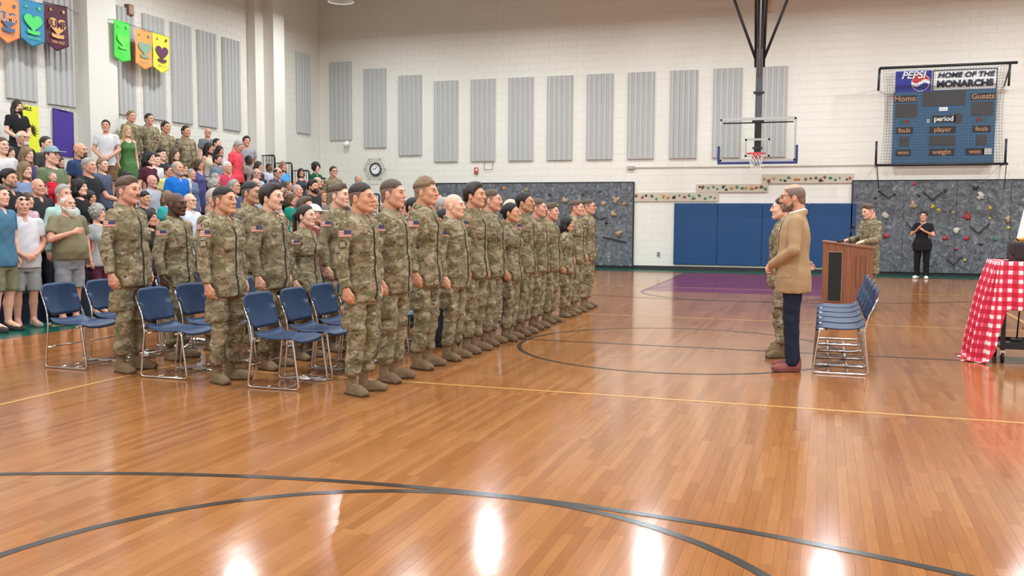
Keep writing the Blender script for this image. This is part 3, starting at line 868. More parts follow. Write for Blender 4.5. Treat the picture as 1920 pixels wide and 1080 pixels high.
# ================================================================== chairs
def rounded_path(pts, r=.04, n=4):
    pts = [Vector(p) for p in pts]
    out = [pts[0]]
    for i in range(1, len(pts) - 1):
        a, b, c = pts[i - 1], pts[i], pts[i + 1]
        d1 = (a - b); d2 = (c - b)
        q = min(r, d1.length / 2.1, d2.length / 2.1)
        p0 = b + d1.normalized() * q; p1 = b + d2.normalized() * q
        for k in range(n + 1):
            f = k / n
            out.append(p0 * (1 - f) ** 2 + b * 2 * f * (1 - f) + p1 * f ** 2)
    out.append(pts[-1])
    return out
def shell(grid, th):
    """thicken a grid of points (rows of Vectors) along its normals"""
    R, C = len(grid), len(grid[0])
    nr = [[None] * C for _ in range(R)]
    for i in range(R):
        for j in range(C):
            a = grid[min(i + 1, R - 1)][j] - grid[max(i - 1, 0)][j]
            b = grid[i][min(j + 1, C - 1)] - grid[i][max(j - 1, 0)]
            nr[i][j] = a.cross(b).normalized()
    vs = [grid[i][j] + nr[i][j] * th / 2 for i in range(R) for j in range(C)] + [grid[i][j] - nr[i][j] * th / 2 for i in range(R) for j in range(C)]
    o = R * C; fs = []
    for i in range(R - 1):
        for j in range(C - 1):
            a = i * C + j
            fs += [(a, a + 1, a + C + 1, a + C), (o + a, o + a + C, o + a + C + 1, o + a + 1)]
    for i in range(R - 1):
        for j in (0, C - 1):
            a = i * C + j; fs.append((a, a + C, o + a + C, o + a))
    for j in range(C - 1):
        for i in (0, R - 1):
            a = i * C + j; fs.append((a, a + 1, o + a + 1, o + a))
    return MB().add(vs, fs, True)
# chair faces +y locally, right side +x
def supr(u, e=6): return (1 - abs(u) ** e) ** (1 / e)
def make_chair():
    parts = []
    g = []
    for i in range(15):
        v = i / 14                       # 0 back, 1 front
        row = []
        y = -.20 + .45 * v
        for j in range(13):
            u = -1 + 2 * j / 12
            hw = .225 * (0.93 + .07 * math.sin(math.pi * v))
            if v > .9: hw *= 1 - .10 * ((v - .9) / .1) ** 2
            z = .44 + .018 * u * u - .02 * math.sin(math.pi * v) + (.03 * (1 - v / .2) ** 2 if v < .2 else 0) - (.045 * ((v - .78) / .22) ** 2 if v > .78 else 0)
            row.append(Vector((u * hw, y, z)))
        g.append(row)
    parts.append(('seat', shell(g, .012).mesh('seat', M_BLUEP)))
    g = []
    for i in range(13):
        v = i / 12
        row = []
        for j in range(13):
            u = -1 + 2 * j / 12
            hw = .225 * (1 - .10 * (2 * v - 1) ** 4) * (.96 + .04 * v)
            z = .51 + .31 * v - .02 * (u ** 6) * (1 if v > .5 else -1)
            y = -.235 - .085 * v + .035 * u * u - .012 * math.sin(math.pi * v)
            row.append(Vector((u * hw, y, z)))
        g.append(row)
    parts.append(('backrest', shell(g, .012).mesh('backrest', M_BLUEP)))
    for s in (-1, 1):
        x = s * .243; xi = s * .205
        m = MB()
        m.tube(rounded_path([(xi, .20, .425), (x, .215, .42), (x, .27, .012), (x, -.24, .012), (x, -.19, .43), (s * .222, -.225, .56), (s * .205, -.31, .76)], .035), .0095, 8)
        parts.append(('sled_leg', m.mesh('sled_leg', M_CHROME)))
        parts.append(('clip', MB().rbox((s * .235, .20, .43), (.03, .05, .02), .006).rbox((s * .232, -.18, .435), (.03, .05, .02), .006).mesh('clip', M_CHROME)))
    for y, z in ((.15, .415), (-.15, .415), (-.222, .2)):
        parts.append(('crossbar', MB().tube([(-.243, y, z), (.243, y, z)], .008, 8).mesh('crossbar', M_CHROME)))
    for y in (-.05, .12):
        parts.append(('floor_bar', MB().tube([(-.243, y, .018), (.243, y, .018)], .007, 8).mesh('floor_bar', M_CHROME)))
    return parts
CHAIR = make_chair()
def chair(x, y, rz, label, group):
    t = thing('stacking_chair', label, 'chair', (x, y, 0), rz, group)
    for n, me in CHAIR: link(n, me, t)
rc_ = random.Random(11)
ROWN = (('A', -4.5, 15, 7.16, 'front row'), ('B', -5.74, 15, 7.28, 'middle row'), ('C', -6.96, 11, 7.39, 'rear row'))
for nm, x, n, y0, where in ROWN:
    for i in range(n):
        chair(x + rc_.uniform(-.015, .015), y0 + .555 * i, -math.pi / 2 + rc_.uniform(-.02, .02),
              'blue chrome legged chair among the soldiers, %s, %s from the near end' % (where, ORD[i]), 'blue chairs behind the soldiers')
for i in range(5):
    chair(.20, 9.66 + .55 * i, math.pi / 2, 'blue chair in the row behind the suited man, %s from the near end' % ORD[i], 'blue chairs beside the lectern')

# ================================================================== lectern
def wood_mat(name, c1, c2):
    m = bpy.data.materials.new(name)
    N, L, B = nodes_of(m)
    tc = N.new('ShaderNodeTexCoord')
    mp = N.new('ShaderNodeMapping'); mp.inputs['Scale'].default_value = (40, 40, 2.0)
    L.new(tc.outputs['Object'], mp.inputs[0])
    nz = N.new('ShaderNodeTexNoise'); nz.inputs['Scale'].default_value = 1.0; nz.inputs['Detail'].default_value = 5
    L.new(mp.outputs[0], nz.inputs['Vector'])
    r = ramp(N, [(.3, c1), (.7, c2)]); L.new(nz.outputs['Fac'], r.inputs[0]); L.new(r.outputs[0], B.inputs['Base Color'])
    B.inputs['Roughness'].default_value = .4
    return m
M_WALNUT = wood_mat('walnut_laminate', rgb(112, 66, 44), rgb(146, 92, 64))
t = thing('lectern', 'walnut lectern with a tall black speaker grille and microphone', 'lectern', (.39, 16.42, 0), math.radians(-3))
w, d, hl_, hr_ = .78, .46, 1.09, .99
side = [(-w / 2, 0, .05), (w / 2, 0, .05), (w / 2, 0, hr_), (-w / 2, 0, hl_)]
for nme, y in (('front_panel', -d / 2), ('back_panel', d / 2 - .022)):
    MB().prism([(p[0], y, p[2]) for p in side], (0, 0, 0), (0, .022, 0)).build(nme, M_WALNUT, t)
for x, h in ((-w / 2 + .011, hl_), (w / 2 - .011, hr_)):
    MB().box((x, 0, (h + .05) / 2), (.022, d - .044, h - .05)).build('end_panel', M_WALNUT, t)
MB().prism([(-w / 2 - .015, -d / 2 - .015, hl_), (w / 2 + .015, -d / 2 - .015, hr_), (w / 2 + .015, -d / 2 - .015, hr_ + .028), (-w / 2 - .015, -d / 2 - .015, hl_ + .028)], (0, 0, 0), (0, d + .03, 0)).build('reading_top', M_WALNUT, t)
MB().rbox((-.19, -d / 2 - .005, .53), (.235, .02, .83), .004).build('grille_frame', pm('grille_frame_gold', rgb(150, 112, 80), .4), t)
MB().box((-.19, -d / 2 - .016, .53), (.205, .01, .80)).build('speaker_grille', pm('speaker_cloth', rgb(34, 32, 32), .9, bump=.3, bscale=300), t)
for k in range(3):
    MB().box((.13 + .075 * k, -d / 2 - .001, .62), (.012, .006, .52)).build('groove', pm('walnut_groove', rgb(84, 48, 34), .6), t)
MB().box((0, 0, .03), (w + .02, d + .02, .06)).build('plinth', M_WALNUT, t)
h = hl_
MB().tube(rounded_path([(.02, .0, h - .03), (.0, .02, h + .12), (.06, .02, h + .24)], .05), .007, 6).build('gooseneck', M_BLACK, t)
MB().lathe([(0, -.04), (.018, -.03), (.024, 0), (.02, .035), (0, .045)], (.07, .02, h + .26), 12).build('microphone', M_BLACK, t)
MB().rbox((-.12, -.12, h + .02), (.12, .08, .04), .01).build('mic_base', M_BLACK, t)

# ================================================================== cart with gingham cloth
CX, CY, CH = 2.22, 11.05, 1.05
t = thing('utility_cart', 'black steel utility cart on casters at the right edge', 'cart', (CX, CY, 0))
hw, hd = .44, .26
for sx in (-1, 1):
    for sy in (-1, 1):
        MB().box((sx * (hw - .03), sy * (hd - .03), .57), (.04, .04, .90)).build('post', M_BLACK, t)
        c = MB(); c.tube([(sx * (hw - .03) - .014, sy * (hd - .03), .055), (sx * (hw - .03) + .014, sy * (hd - .03), .055)], .055, 18)
        w_ = c.build('caster_wheel', pm('caster_rubber', rgb(34, 32, 32), .6), t)
        MB().box((sx * (hw - .03), sy * (hd - .03) + .0, .105), (.05, .05, .05)).build('caster_fork', M_CHROME, w_)
for z in (.16, .60, 1.02):
    s = MB(); s.rbox((0, 0, z), (2 * hw, 2 * hd, .03), .006)
    for sy in (-1, 1): s.box((0, sy * hd, z + .02), (2 * hw, .012, .07))
    s.build('shelf', M_BLACK, t)
# gingham material on uv
gm = bpy.data.materials.new('red_white_gingham')
N, L, B = nodes_of(gm)
uv = N.new('ShaderNodeUVMap'); uv.uv_map = 'UVMap'
sp = N.new('ShaderNodeSeparateXYZ'); L.new(uv.outputs[0], sp.inputs[0])
def stripe(o):
    a = N.new('ShaderNodeMath'); a.operation = 'FRACT'; L.new(o, a.inputs[0])
    b = N.new('ShaderNodeMath'); b.operation = 'GREATER_THAN'; b.inputs[1].default_value = .44; L.new(a.outputs[0], b.inputs[0])
    return b.outputs[0]
su, sv = stripe(sp.outputs[0]), stripe(sp.outputs[1])
ad = N.new('ShaderNodeMath'); ad.operation = 'ADD'; L.new(su, ad.inputs[0]); L.new(sv, ad.inputs[1])
hf = N.new('ShaderNodeMath'); hf.operation = 'MULTIPLY'; hf.inputs[1].default_value = .5; L.new(ad.outputs[0], hf.inputs[0])
r = ramp(N, [(0.0, rgb(246, 230, 228)), (.34, rgb(222, 60, 88)), (.8, rgb(196, 24, 54))], 'CONSTANT')
L.new(hf.outputs[0], r.inputs[0]); L.new(r.outputs[0], B.inputs['Base Color']); B.inputs['Roughness'].default_value = .8
x0, x1, y0, y1 = -.49, .49, -.31, .31
per = []
for i in range(30): per.append((x0, y1 - (y1 - y0) * i / 30, -1, 0))
for i in range(9):
    a = math.pi + math.pi / 2 * i / 8; per.append((x0 + .02 + .02 * math.cos(a), y0 + .02 + .02 * math.sin(a), math.cos(a), math.sin(a)))
for i in range(1, 46): per.append((x0 + (x1 - x0) * i / 45, y0, 0, -1))
gv = []; guv = []; gf = []
NV = 26
s_acc = 0; arcl = []
for i, p in enumerate(per):
    if i: s_acc += math.hypot(p[0] - per[i - 1][0], p[1] - per[i - 1][1]) + (.035 if 30 <= i < 39 else 0)
    arcl.append(s_acc)
for i, p in enumerate(per):
    s = arcl[i]
    f = 1.0 if i < 34 else max(0.0, 1 - (i - 34) / 9)
    f = f * f * (3 - 2 * f)
    Lg = .50 + .64 * f
    for j in range(NV + 1):
        v = j / NV * Lg
        z = CH + .012 - v
        flare = .02 + .05 * (v / .5) * (1 - .25 * f) + .028 * math.sin(s * 22 + 1.2) * min(1, v / .25) + .02 * math.sin(s * 47) * min(1, v / .4)
        slide = -.16 * f * min(1, v / .9) * (1 if p[3] > -.5 else .4)
        x, y = p[0] + p[2] * flare + slide * .6, p[1] + p[3] * flare
        if z < .012:
            e = .012 - z; z = .012 + .008 * math.sin(s * 30); x += -e * .8
        gv.append((x, y, z)); guv.append((s / .092, v / .092))
    if i:
        a = (i - 1) * (NV + 1); b = i * (NV + 1)
        for j in range(NV): gf.append((a + j, a + j + 1, b + j + 1, b + j))
o = len(gv)
tn = 10
for i in range(tn + 1):
    for j in range(tn + 1):
        x = x0 + (x1 - x0) * i / tn; y = y0 + (y1 - y0) * j / tn
        gv.append((x, y, CH + .012)); guv.append((x / .092, y / .092))
for i in range(tn):
    for j in range(tn):
        a = o + i * (tn + 1) + j; gf.append((a, a + tn + 1, a + tn + 2, a + 1))
me = bpy.data.meshes.new('tablecloth'); me.from_pydata(gv, [], gf)
ul = me.uv_layers.new(name='UVMap')
for lp in me.loops: ul.data[lp.index].uv = guv[lp.vertex_index]
me.materials.append(gm)
me.polygons.foreach_set('use_smooth', [True] * len(me.polygons))
tc_ = link('tablecloth', me, None, (CX, CY, 0))
sd = tc_.modifiers.new('thickness', 'SOLIDIFY'); sd.thickness = .003
tag(tc_, 'red and white checked tablecloth draped over the cart to the floor', 'tablecloth')
# things on the cart
t = thing('projector', 'white projector box standing on the checked tablecloth', 'projector', (CX + .08, CY + .02, CH + .014), math.radians(12))
MB().rbox((0, 0, .13), (.56, .34, .18), .02, rot=Matrix.Rotation(-.12, 3, 'Y')).build('housing', M_WHITE, t)
MB().rbox((.0, -.172, .12), (.24, .01, .09), .004).build('vent', pm('vent_grey', rgb(190, 190, 188), .5), t)
for s in (-1, 1): MB().box((s * .2, 0, .02), (.04, .2, .05)).build('foot', M_BLACK, t)
t = thing('black_bag', 'small black bag with looped strap beside the white projector', 'bag', (CX - .30, CY - .08, CH + .014), .2)
MB().rbox((0, 0, .10), (.11, .24, .20), .03).build('pouch', pm('bag_black', rgb(44, 36, 38), .7, bump=.2), t)
MB().tube([(-.06, -.1, .05), (-.11, -.1, .12), (-.09, -.06, .2), (-.02, -.02, .235), (.03, .02, .21)], .009, 6).build('strap', pm('bag_black', rgb(44, 36, 38), .7), t)
t = thing('paper_stack', 'crumpled white papers on the lower shelf of the cart', 'papers', (CX + .02, CY - .1, .178))
for k in range(4):
    MB().box((.03 * k, .01 * k, .006 + .008 * k), (.28, .2, .006), rz=.3 * k).build('sheet', M_WHITE, t)
t = thing('power_supply', 'black power adapter with a cable on the lower cart shelf', 'adapter', (CX - .25, CY - .06, .178))
MB().rbox((0, 0, .03), (.12, .08, .06), .01).build('brick', M_BLACK, t)
MB().tube([(0, 0, .06), (.01, .0, .3), (.02, .02, .41)], .008, 6).build('cable', M_BLACK, t)

# ================================================================== flag on a stand (right edge)
t = thing('flag_stand', 'draped striped flag with gold fringe on a stand at the right edge', 'flag', (2.78, 14.2, 0))
MB().lathe([(0, .06), (.17, .05), (.18, 0), (0, 0)], n=20).build('base', pm('brass', rgb(190, 150, 70), .3, .9), t)
MB().tube([(0, 0, .04), (0, 0, 2.4)], .015, 10).build('pole', M_WALNUT, t)
MB().lathe([(0, .08), (.03, .04), (.02, 0), (0, -.02)], (0, 0, 2.42), 12).build('finial', pm('brass', rgb(190, 150, 70), .3, .9), t)
fm = MB(); vs = []; fs = []
nu, nv = 39, 16
for j in range(nv + 1):
    for i in range(nu + 1):
        u = i / nu; v = j / nv
        a = 2 * math.pi * u
        rad = (.03 + .20 * v ** .8) * (1 + .28 * math.sin(6 * a)) 
        vs.append((rad * math.cos(a) - .02, rad * math.sin(a) * .8, 2.32 - 1.1 * v - .05 * math.sin(a)))
for j in range(nv):
    for i in range(nu):
        a = j * (nu + 1) + i
        fm.mat(2 if (j < 8 and i % 39 < 12) else (i // 3) % 2)
        fm.add([], [])
        fm.f.append((a, a + 1, a + nu + 2, a + nu + 1)); fm.m.append(2 if (j < 7 and i > 26) else (i // 3) % 2); fm.smooth.append(True)
fm.v = vs
fo = fm.build('flag_cloth', [pm('flag_red', rgb(176, 30, 48), .7), pm('flag_white', rgb(236, 232, 226), .7), pm('flag_blue', rgb(34, 40, 92), .7)], t)
fr = MB()
ring = vs[-(nu + 1):]
fr.tube([(p[0], p[1], p[2] - .02) for p in ring], .022, 6)
fr.build('fringe', pm('gold_fringe', rgb(206, 164, 74), .8, bump=.5, bscale=200), t)
# ================================================================== people: smooth distance fields turned into one surface each
def axis_pts(lo, hi, coarse, fine):
    pts = [lo]
    while pts[-1] < hi:
        x = pts[-1]; h = coarse
        for a, b, f in fine:
            if a - 1e-9 <= x < b: h = min(h, f)
        for a, b, f in fine:
            if f < h and x < a < x + h: h = max(a - x, 1e-3)
        pts.append(x + h)
    return np.array(pts, dtype=np.float32)
class Field:
    def __init__(s, lo, hi, coarse, fine=()):
        s.ax = [axis_pts(lo[i], hi[i], coarse[i], [(b[i][0], b[i][1], b[3]) for b in fine]) for i in range(3)]
        s.D = np.full([len(a) for a in s.ax], 1.0, dtype=np.float32)
        s.xf = None
    def _sl(s, bb, m):
        out = []
        lo, hi = bb
        if s.xf is not None:
            R, sc, pv, of = s.xf
            cs = np.array([[(lo, hi)[i][0], (lo, hi)[j][1], (lo, hi)[k][2]] for i in (0, 1) for j in (0, 1) for k in (0, 1)])
            cs = (cs - pv) * sc @ R.T + pv + of
            lo, hi = cs.min(0), cs.max(0)
        for i in range(3):
            a = s.ax[i]
            i0 = max(0, int(np.searchsorted(a, lo[i] - m)) - 1); i1 = min(len(a), int(np.searchsorted(a, hi[i] + m)) + 1)
            out.append(slice(i0, i1))
        return tuple(out)
    def _pts(s, sl):
        x = s.ax[0][sl[0]][:, None, None]; y = s.ax[1][sl[1]][None, :, None]; z = s.ax[2][sl[2]][None, None, :]
        if s.xf is not None:
            R, sc, pv, of = s.xf
            dx, dy, dz = x - pv[0] - of[0], y - pv[1] - of[1], z - pv[2] - of[2]
            x = (R[0, 0] * dx + R[1, 0] * dy + R[2, 0] * dz) / sc + pv[0]
            y = (R[0, 1] * dx + R[1, 1] * dy + R[2, 1] * dz) / sc + pv[1]
            z = (R[0, 2] * dx + R[1, 2] * dy + R[2, 2] * dz) / sc + pv[2]
        return x, y, z
    def put(s, prim, k=.01):
        f, bb = prim
        sl = s._sl(bb, max(k, .03))
        if any(q.stop - q.start < 2 for q in sl): return
        d = f(*s._pts(sl)); a = s.D[sl]
        h = np.maximum(k - np.abs(a - d), 0) / k
        s.D[sl] = np.minimum(a, d) - h * h * k * .25
    def cut(s, prim, k=.006):
        f, bb = prim
        sl = s._sl(bb, max(k, .03))
        d = -f(*s._pts(sl)); a = s.D[sl]
        h = np.maximum(k - np.abs(a - d), 0) / k
        s.D[sl] = np.maximum(a, d) + h * h * k * .25
    def clip(s, fn):
        sl = (slice(None),) * 3
        s.D = np.maximum(s.D, fn(*s._pts(sl)).astype(np.float32) + 0 * s.D)
    def wrinkle(s, amp, seed=0.0, fq=1.0):
        x, y, z = s.ax[0][:, None, None], s.ax[1][None, :, None], s.ax[2][None, None, :]
        n = .5 * np.sin(fq * 26 * z + 2.2 * np.sin(15 * x + seed) + 2.0 * np.sin(17 * y + 2 * seed)) \
            + .32 * np.sin(fq * 47 * z + 21 * x - 14 * y + seed * 3 + 1.5 * np.sin(19 * x)) \
            + .26 * np.sin(34 * (z * .5 + x) + 27 * y + seed)
        near = np.abs(s.D) < .06
        s.D = np.where(near, s.D + amp * n.astype(np.float32), s.D)
def cap(a, b, ra, rb=None):
    rb = ra if rb is None else rb
    a = np.array(a, float); b = np.array(b, float); ba = b - a; L2 = float(ba @ ba) + 1e-12
    def f(x, y, z):
        px, py, pz = x - a[0], y - a[1], z - a[2]
        t = np.clip((px * ba[0] + py * ba[1] + pz * ba[2]) / L2, 0, 1)
        return np.sqrt((px - t * ba[0]) ** 2 + (py - t * ba[1]) ** 2 + (pz - t * ba[2]) ** 2) - (ra + (rb - ra) * t)
    return f, (np.minimum(a - ra, b - rb), np.maximum(a + ra, b + rb))
def ell(c, r):
    c = np.array(c, float); r = np.array(r if hasattr(r, '__len__') else (r, r, r), float)
    def f(x, y, z):
        px, py, pz = (x - c[0]) / r[0], (y - c[1]) / r[1], (z - c[2]) / r[2]
        k0 = np.sqrt(px * px + py * py + pz * pz)
        k1 = np.sqrt((px / r[0]) ** 2 + (py / r[1]) ** 2 + (pz / r[2]) ** 2)
        return k0 * (k0 - 1) / np.maximum(k1, 1e-5)
    return f, (c - r, c + r)
def rbx(c, h, rnd=.01, rz=0.0):
    c = np.array(c, float); h = np.array(h, float)
    cs, sn = math.cos(rz), math.sin(rz)
    def f(x, y, z):
        px, py, pz = x - c[0], y - c[1], z - c[2]
        qx = np.abs(cs * px + sn * py) - h[0] + rnd; qy = np.abs(-sn * px + cs * py) - h[1] + rnd; qz = np.abs(pz) - h[2] + rnd
        return np.sqrt(np.maximum(qx, 0) ** 2 + np.maximum(qy, 0) ** 2 + np.maximum(qz, 0) ** 2) + np.minimum(np.maximum(np.maximum(qx, qy), qz), 0) - rnd
    R = np.array([math.hypot(h[0], h[1])] * 2 + [h[2]])
    return f, (c - R, c + R)
def loft(zs, a, b, cy, e=2.3):
    zz = np.linspace(zs[0], zs[-1], 240)
    def sm(v):
        w = np.interp(zz, zs, v); kk = np.ones(13) / 13
        return np.convolve(np.pad(w, 6, mode='edge'), kk, mode='valid')
    A, B_, C_ = sm(a), sm(b), sm(cy)
    def f(x, y, z):
        ax, bx, c = np.interp(z, zz, A), np.interp(z, zz, B_), np.interp(z, zz, C_)
        q = (np.abs(x / ax) ** e + np.abs((y - c) / bx) ** e) ** (1 / e)
        d = (q - 1) * np.minimum(ax, bx)
        return np.maximum(d, np.maximum(zs[0] - z, z - zs[-1]))
    return f, (np.array([-max(a), min(np.array(cy) - np.array(b)), zs[0]]), np.array([max(a), max(np.array(cy) + np.array(b)), zs[-1]]))

CORN = [(0, 0, 0), (1, 0, 0), (0, 1, 0), (1, 1, 0), (0, 0, 1), (1, 0, 1), (0, 1, 1), (1, 1, 1)]
EDG = [(0, 1), (2, 3), (4, 5), (6, 7), (0, 2), (1, 3), (4, 6), (5, 7), (0, 4), (1, 5), (2, 6), (3, 7)]
def snet(F):
    D = F.D; X, Y, Z = F.ax
    ins = (D < 0)
    c = np.zeros([n - 1 for n in D.shape], dtype=np.int8)
    for (i, j, k) in CORN:
        c += ins[i:D.shape[0] - 1 + i, j:D.shape[1] - 1 + j, k:D.shape[2] - 1 + k]
    act = (c > 0) & (c < 8)
    ii, jj, kk = np.nonzero(act)
    n = len(ii)
    idx = np.full(act.shape, -1, dtype=np.int32); idx[act] = np.arange(n)
    V = [D[ii + i, jj + j, kk + k] for (i, j, k) in CORN]
    P = [np.stack([X[ii + i], Y[jj + j], Z[kk + k]], 1) for (i, j, k) in CORN]
    acc = np.zeros((n, 3), np.float32); cnt = np.zeros((n, 1), np.float32)
    for a, b in EDG:
        m = (V[a] < 0) != (V[b] < 0)
        t = np.where(m, V[a] / np.where(m, V[a] - V[b], 1), 0)[:, None]
        acc += np.where(m[:, None], P[a] + t * (P[b] - P[a]), 0); cnt += m[:, None]
    vs = acc / cnt
    quads = []
    for axn in range(3):
        d0 = [slice(None)] * 3; d1 = [slice(None)] * 3
        d0[axn] = slice(0, -1); d1[axn] = slice(1, None)
        a, b = ins[tuple(d0)], ins[tuple(d1)]
        ch = np.nonzero(a != b)
        p, q = (axn + 1) % 3, (axn + 2) % 3
        ok = (ch[p] > 0) & (ch[p] < D.shape[p] - 1) & (ch[q] > 0) & (ch[q] < D.shape[q] - 1)
        e = [v[ok] for v in ch]
        fl_ = a[tuple(e)]
        cells = []
        for dp, dq in ((-1, -1), (0, -1), (0, 0), (-1, 0)):
            g = list(e); g[p] = g[p] + dp; g[q] = g[q] + dq
            cells.append(idx[tuple(g)])
        Q = np.stack(cells, 1)
        Q = np.where(fl_[:, None], Q, Q[:, ::-1])
        quads.append(Q)
    return vs, np.concatenate(quads)
def to_mesh(name, vs, Q, nmat=1, mi=None):
    me = bpy.data.meshes.new(name)
    me.vertices.add(len(vs)); me.vertices.foreach_set('co', vs.astype(np.float32).ravel())
    me.loops.add(len(Q) * 4); me.loops.foreach_set('vertex_index', Q.astype(np.int32).ravel())
    me.polygons.add(len(Q)); me.polygons.foreach_set('loop_start', np.arange(0, len(Q) * 4, 4, dtype=np.int32))
    me.polygons.foreach_set('use_smooth', np.ones(len(Q), dtype=bool))
    for _ in range(nmat): me.materials.append(M_WHITE)
    if mi is not None: me.polygons.foreach_set('material_index', mi.astype(np.int32))
    me.update(calc_edges=True)
    return me

# ---- proportions (a 1.78 m figure facing +y, its right side at +x)
TZ = [.76, .84, .92, 1.0, 1.1, 1.2, 1.3, 1.38, 1.44, 1.49]
PROF = {'m': ([.145, .158, .161, .150, .144, .151, .164, .160, .116, .060], [.100, .112, .116, .108, .104, .112, .118, .104, .082, .060]),
        'f': ([.158, .176, .176, .150, .128, .140, .152, .142, .100, .050], [.108, .118, .116, .100, .092, .106, .116, .094, .072, .050])}
def torso(sex, stout, add=0.0, z0=.76, flare=0.0):
    a, b = [np.array(v) for v in PROF[sex]]
    z = np.array(TZ)
    bell = np.exp(-((z - 1.06) / .17) ** 2)
    a = a + stout * .055 * bell + stout * .012
    cy = stout * .045 * bell
    b = b + stout * .075 * bell + stout * .01
    a = a + add; b = b + add
    low = np.clip((1.05 - z) / .3, 0, 1)
    a = a + flare * low; b = b + flare * low
    zz = list(z)
    if z0 < zz[0]:
        zz = [z0] + zz; a = np.concatenate([[a[0]], a]); b = np.concatenate([[b[0]], b]); cy = np.concatenate([[cy[0]], cy])
    return loft(zz, a, b, cy)
def shx(sex, stout): return (.176 if sex == 'm' else .148) + .02 * stout
def pose_arms(pose, sex, stout):
    sx = shx(sex, stout); o = .035 * stout
    down = ((sx + .062 + o, -.045, 1.15), (sx + .074 + o, .012, .905), (-.05, .12, -1), (-1, 0, 0), .55)
    clasp = ((sx + .07 + o, .0, 1.155), (.075, .20 + .1 * stout, .985), (-.85, .25, -.42), (-.2, -1, .1), .45)
    P = {'R': down, 'L': down}
    if pose == 'clasp': P = {'R': clasp, 'L': ((sx + .07 + o, .0, 1.155), (.08, .185 + .1 * stout, 1.0), (-.85, .25, -.45), (-.2, -1, .1), .45)}
    elif pose == 'heart': P = {'R': ((sx + .08 + o, .07, 1.17), (.105, .20 + .06 * stout, 1.265), (-.95, .12, .2), (-.1, -1, 0), .2), 'L': down}
    elif pose == 'behind': P = {'R': down, 'L': ((sx + .09, -.12, 1.15), (.16, -.24, .97), (-.9, -.2, -.2), (0, -1, 0), .3)}
    elif pose == 'lectern': P = {'R': ((sx + .06, .05, 1.16), (.20, .30, 1.13), (-.2, 1, -.1), (0, 0, -1), .45), 'L': ((sx + .08, .03, 1.15), (.22, .28, 1.12), (-.3, 1, -.1), (0, 0, -1), .45)}
    elif pose == 'sign': P = {'R': ((sx + .09, .05, 1.16), (.055, .25, 1.33), (-.5, .3, .85), (-1, .2, 0), .25), 'L': ((sx + .09, .05, 1.15), (.06, .24, 1.27), (-.6, .25, .8), (-1, .1, 0), .4)}
    elif pose == 'hold': P = {'R': ((sx + .06, .0, 1.16), (.06, .25, 1.10), (-.9, .3, .1), (0, 0, 1), .3), 'L': ((sx + .07, .02, 1.18), (.12, .26, 1.14), (-.9, .3, .1), (0, 0, 1), .3)}
    elif pose == 'reach': P = {'R': down, 'L': ((sx + .08, .12, 1.17), (.22, .40, 1.12), (-.2, 1, .0), (0, 0, -1), .5)}
    elif pose == 'crossed': P = {'R': ((sx + .07, .05, 1.17), (-.02, .22, 1.16), (-1, .05, .1), (0, -1, 0), .3), 'L': ((sx + .07, .05, 1.17), (-.02, .245, 1.12), (-1, .05, .1), (0, -1, 0), .3)}
    return P
def V3(v): return np.array(v, float)
def nrm(v): return v / np.linalg.norm(v)
def mirror(t, s):
    E, W, h, n, c = t
    m = np.array([s, 1, 1.0])
    return V3(E) * m, V3(W) * m, nrm(V3(h) * m), V3(n) * m, c
def hand_prims(W, d, n, curl, s):
    n = nrm(n - d * (n @ d)); l = np.cross(n, d) * s          # l: thumb side for a palm facing n
    if (l @ np.array([0, 1, .2])) < 0: l = -l
    out = [cap(W, W + d * .045, .024, .024)]
    offs = (.030, .010, -.010, -.029); lens = (.070, .080, .074, .058)
    for i in range(4):
        K = W + d * (.092 - .006 * abs(i - 1)) + l * offs[i]
        out.append(cap(W + d * .025 + l * offs[i] * .55, K, .0135, .0118))
        a = curl * (1 + .08 * i); p = K
        for sgm, f in enumerate((.46, .31, .25)):
            dd = d * math.cos(a) + n * math.sin(a)
            q = p + dd * lens[i] * f
            out.append(('f', cap(p, q, .0102 - .0010 * sgm, .0092 - .0010 * sgm)))
            p = q; a += curl * .9
    T0 = W + d * .022 + l * .022; T1 = W + d * .062 + l * .045 + n * .012; T2 = W + d * .098 + l * .044 + n * .024
    out += [cap(T0, T1, .0155, .0125), ('f', cap(T1, T2, .0115, .0095))]
    return out
HP = np.array([0, -.02, 1.55])
HOFF = np.array([0, .012, -.024])
def head_xf(hy, hp, hs):
    cz, sz = math.cos(hy), math.sin(hy); cx, sx_ = math.cos(-hp), math.sin(-hp)
    Rz = np.array([[cz, -sz, 0], [sz, cz, 0], [0, 0, 1]]); Rx = np.array([[1, 0, 0], [0, cx, -sx_], [0, sx_, cx]])
    return (Rz @ Rx, hs, HP, HOFF)
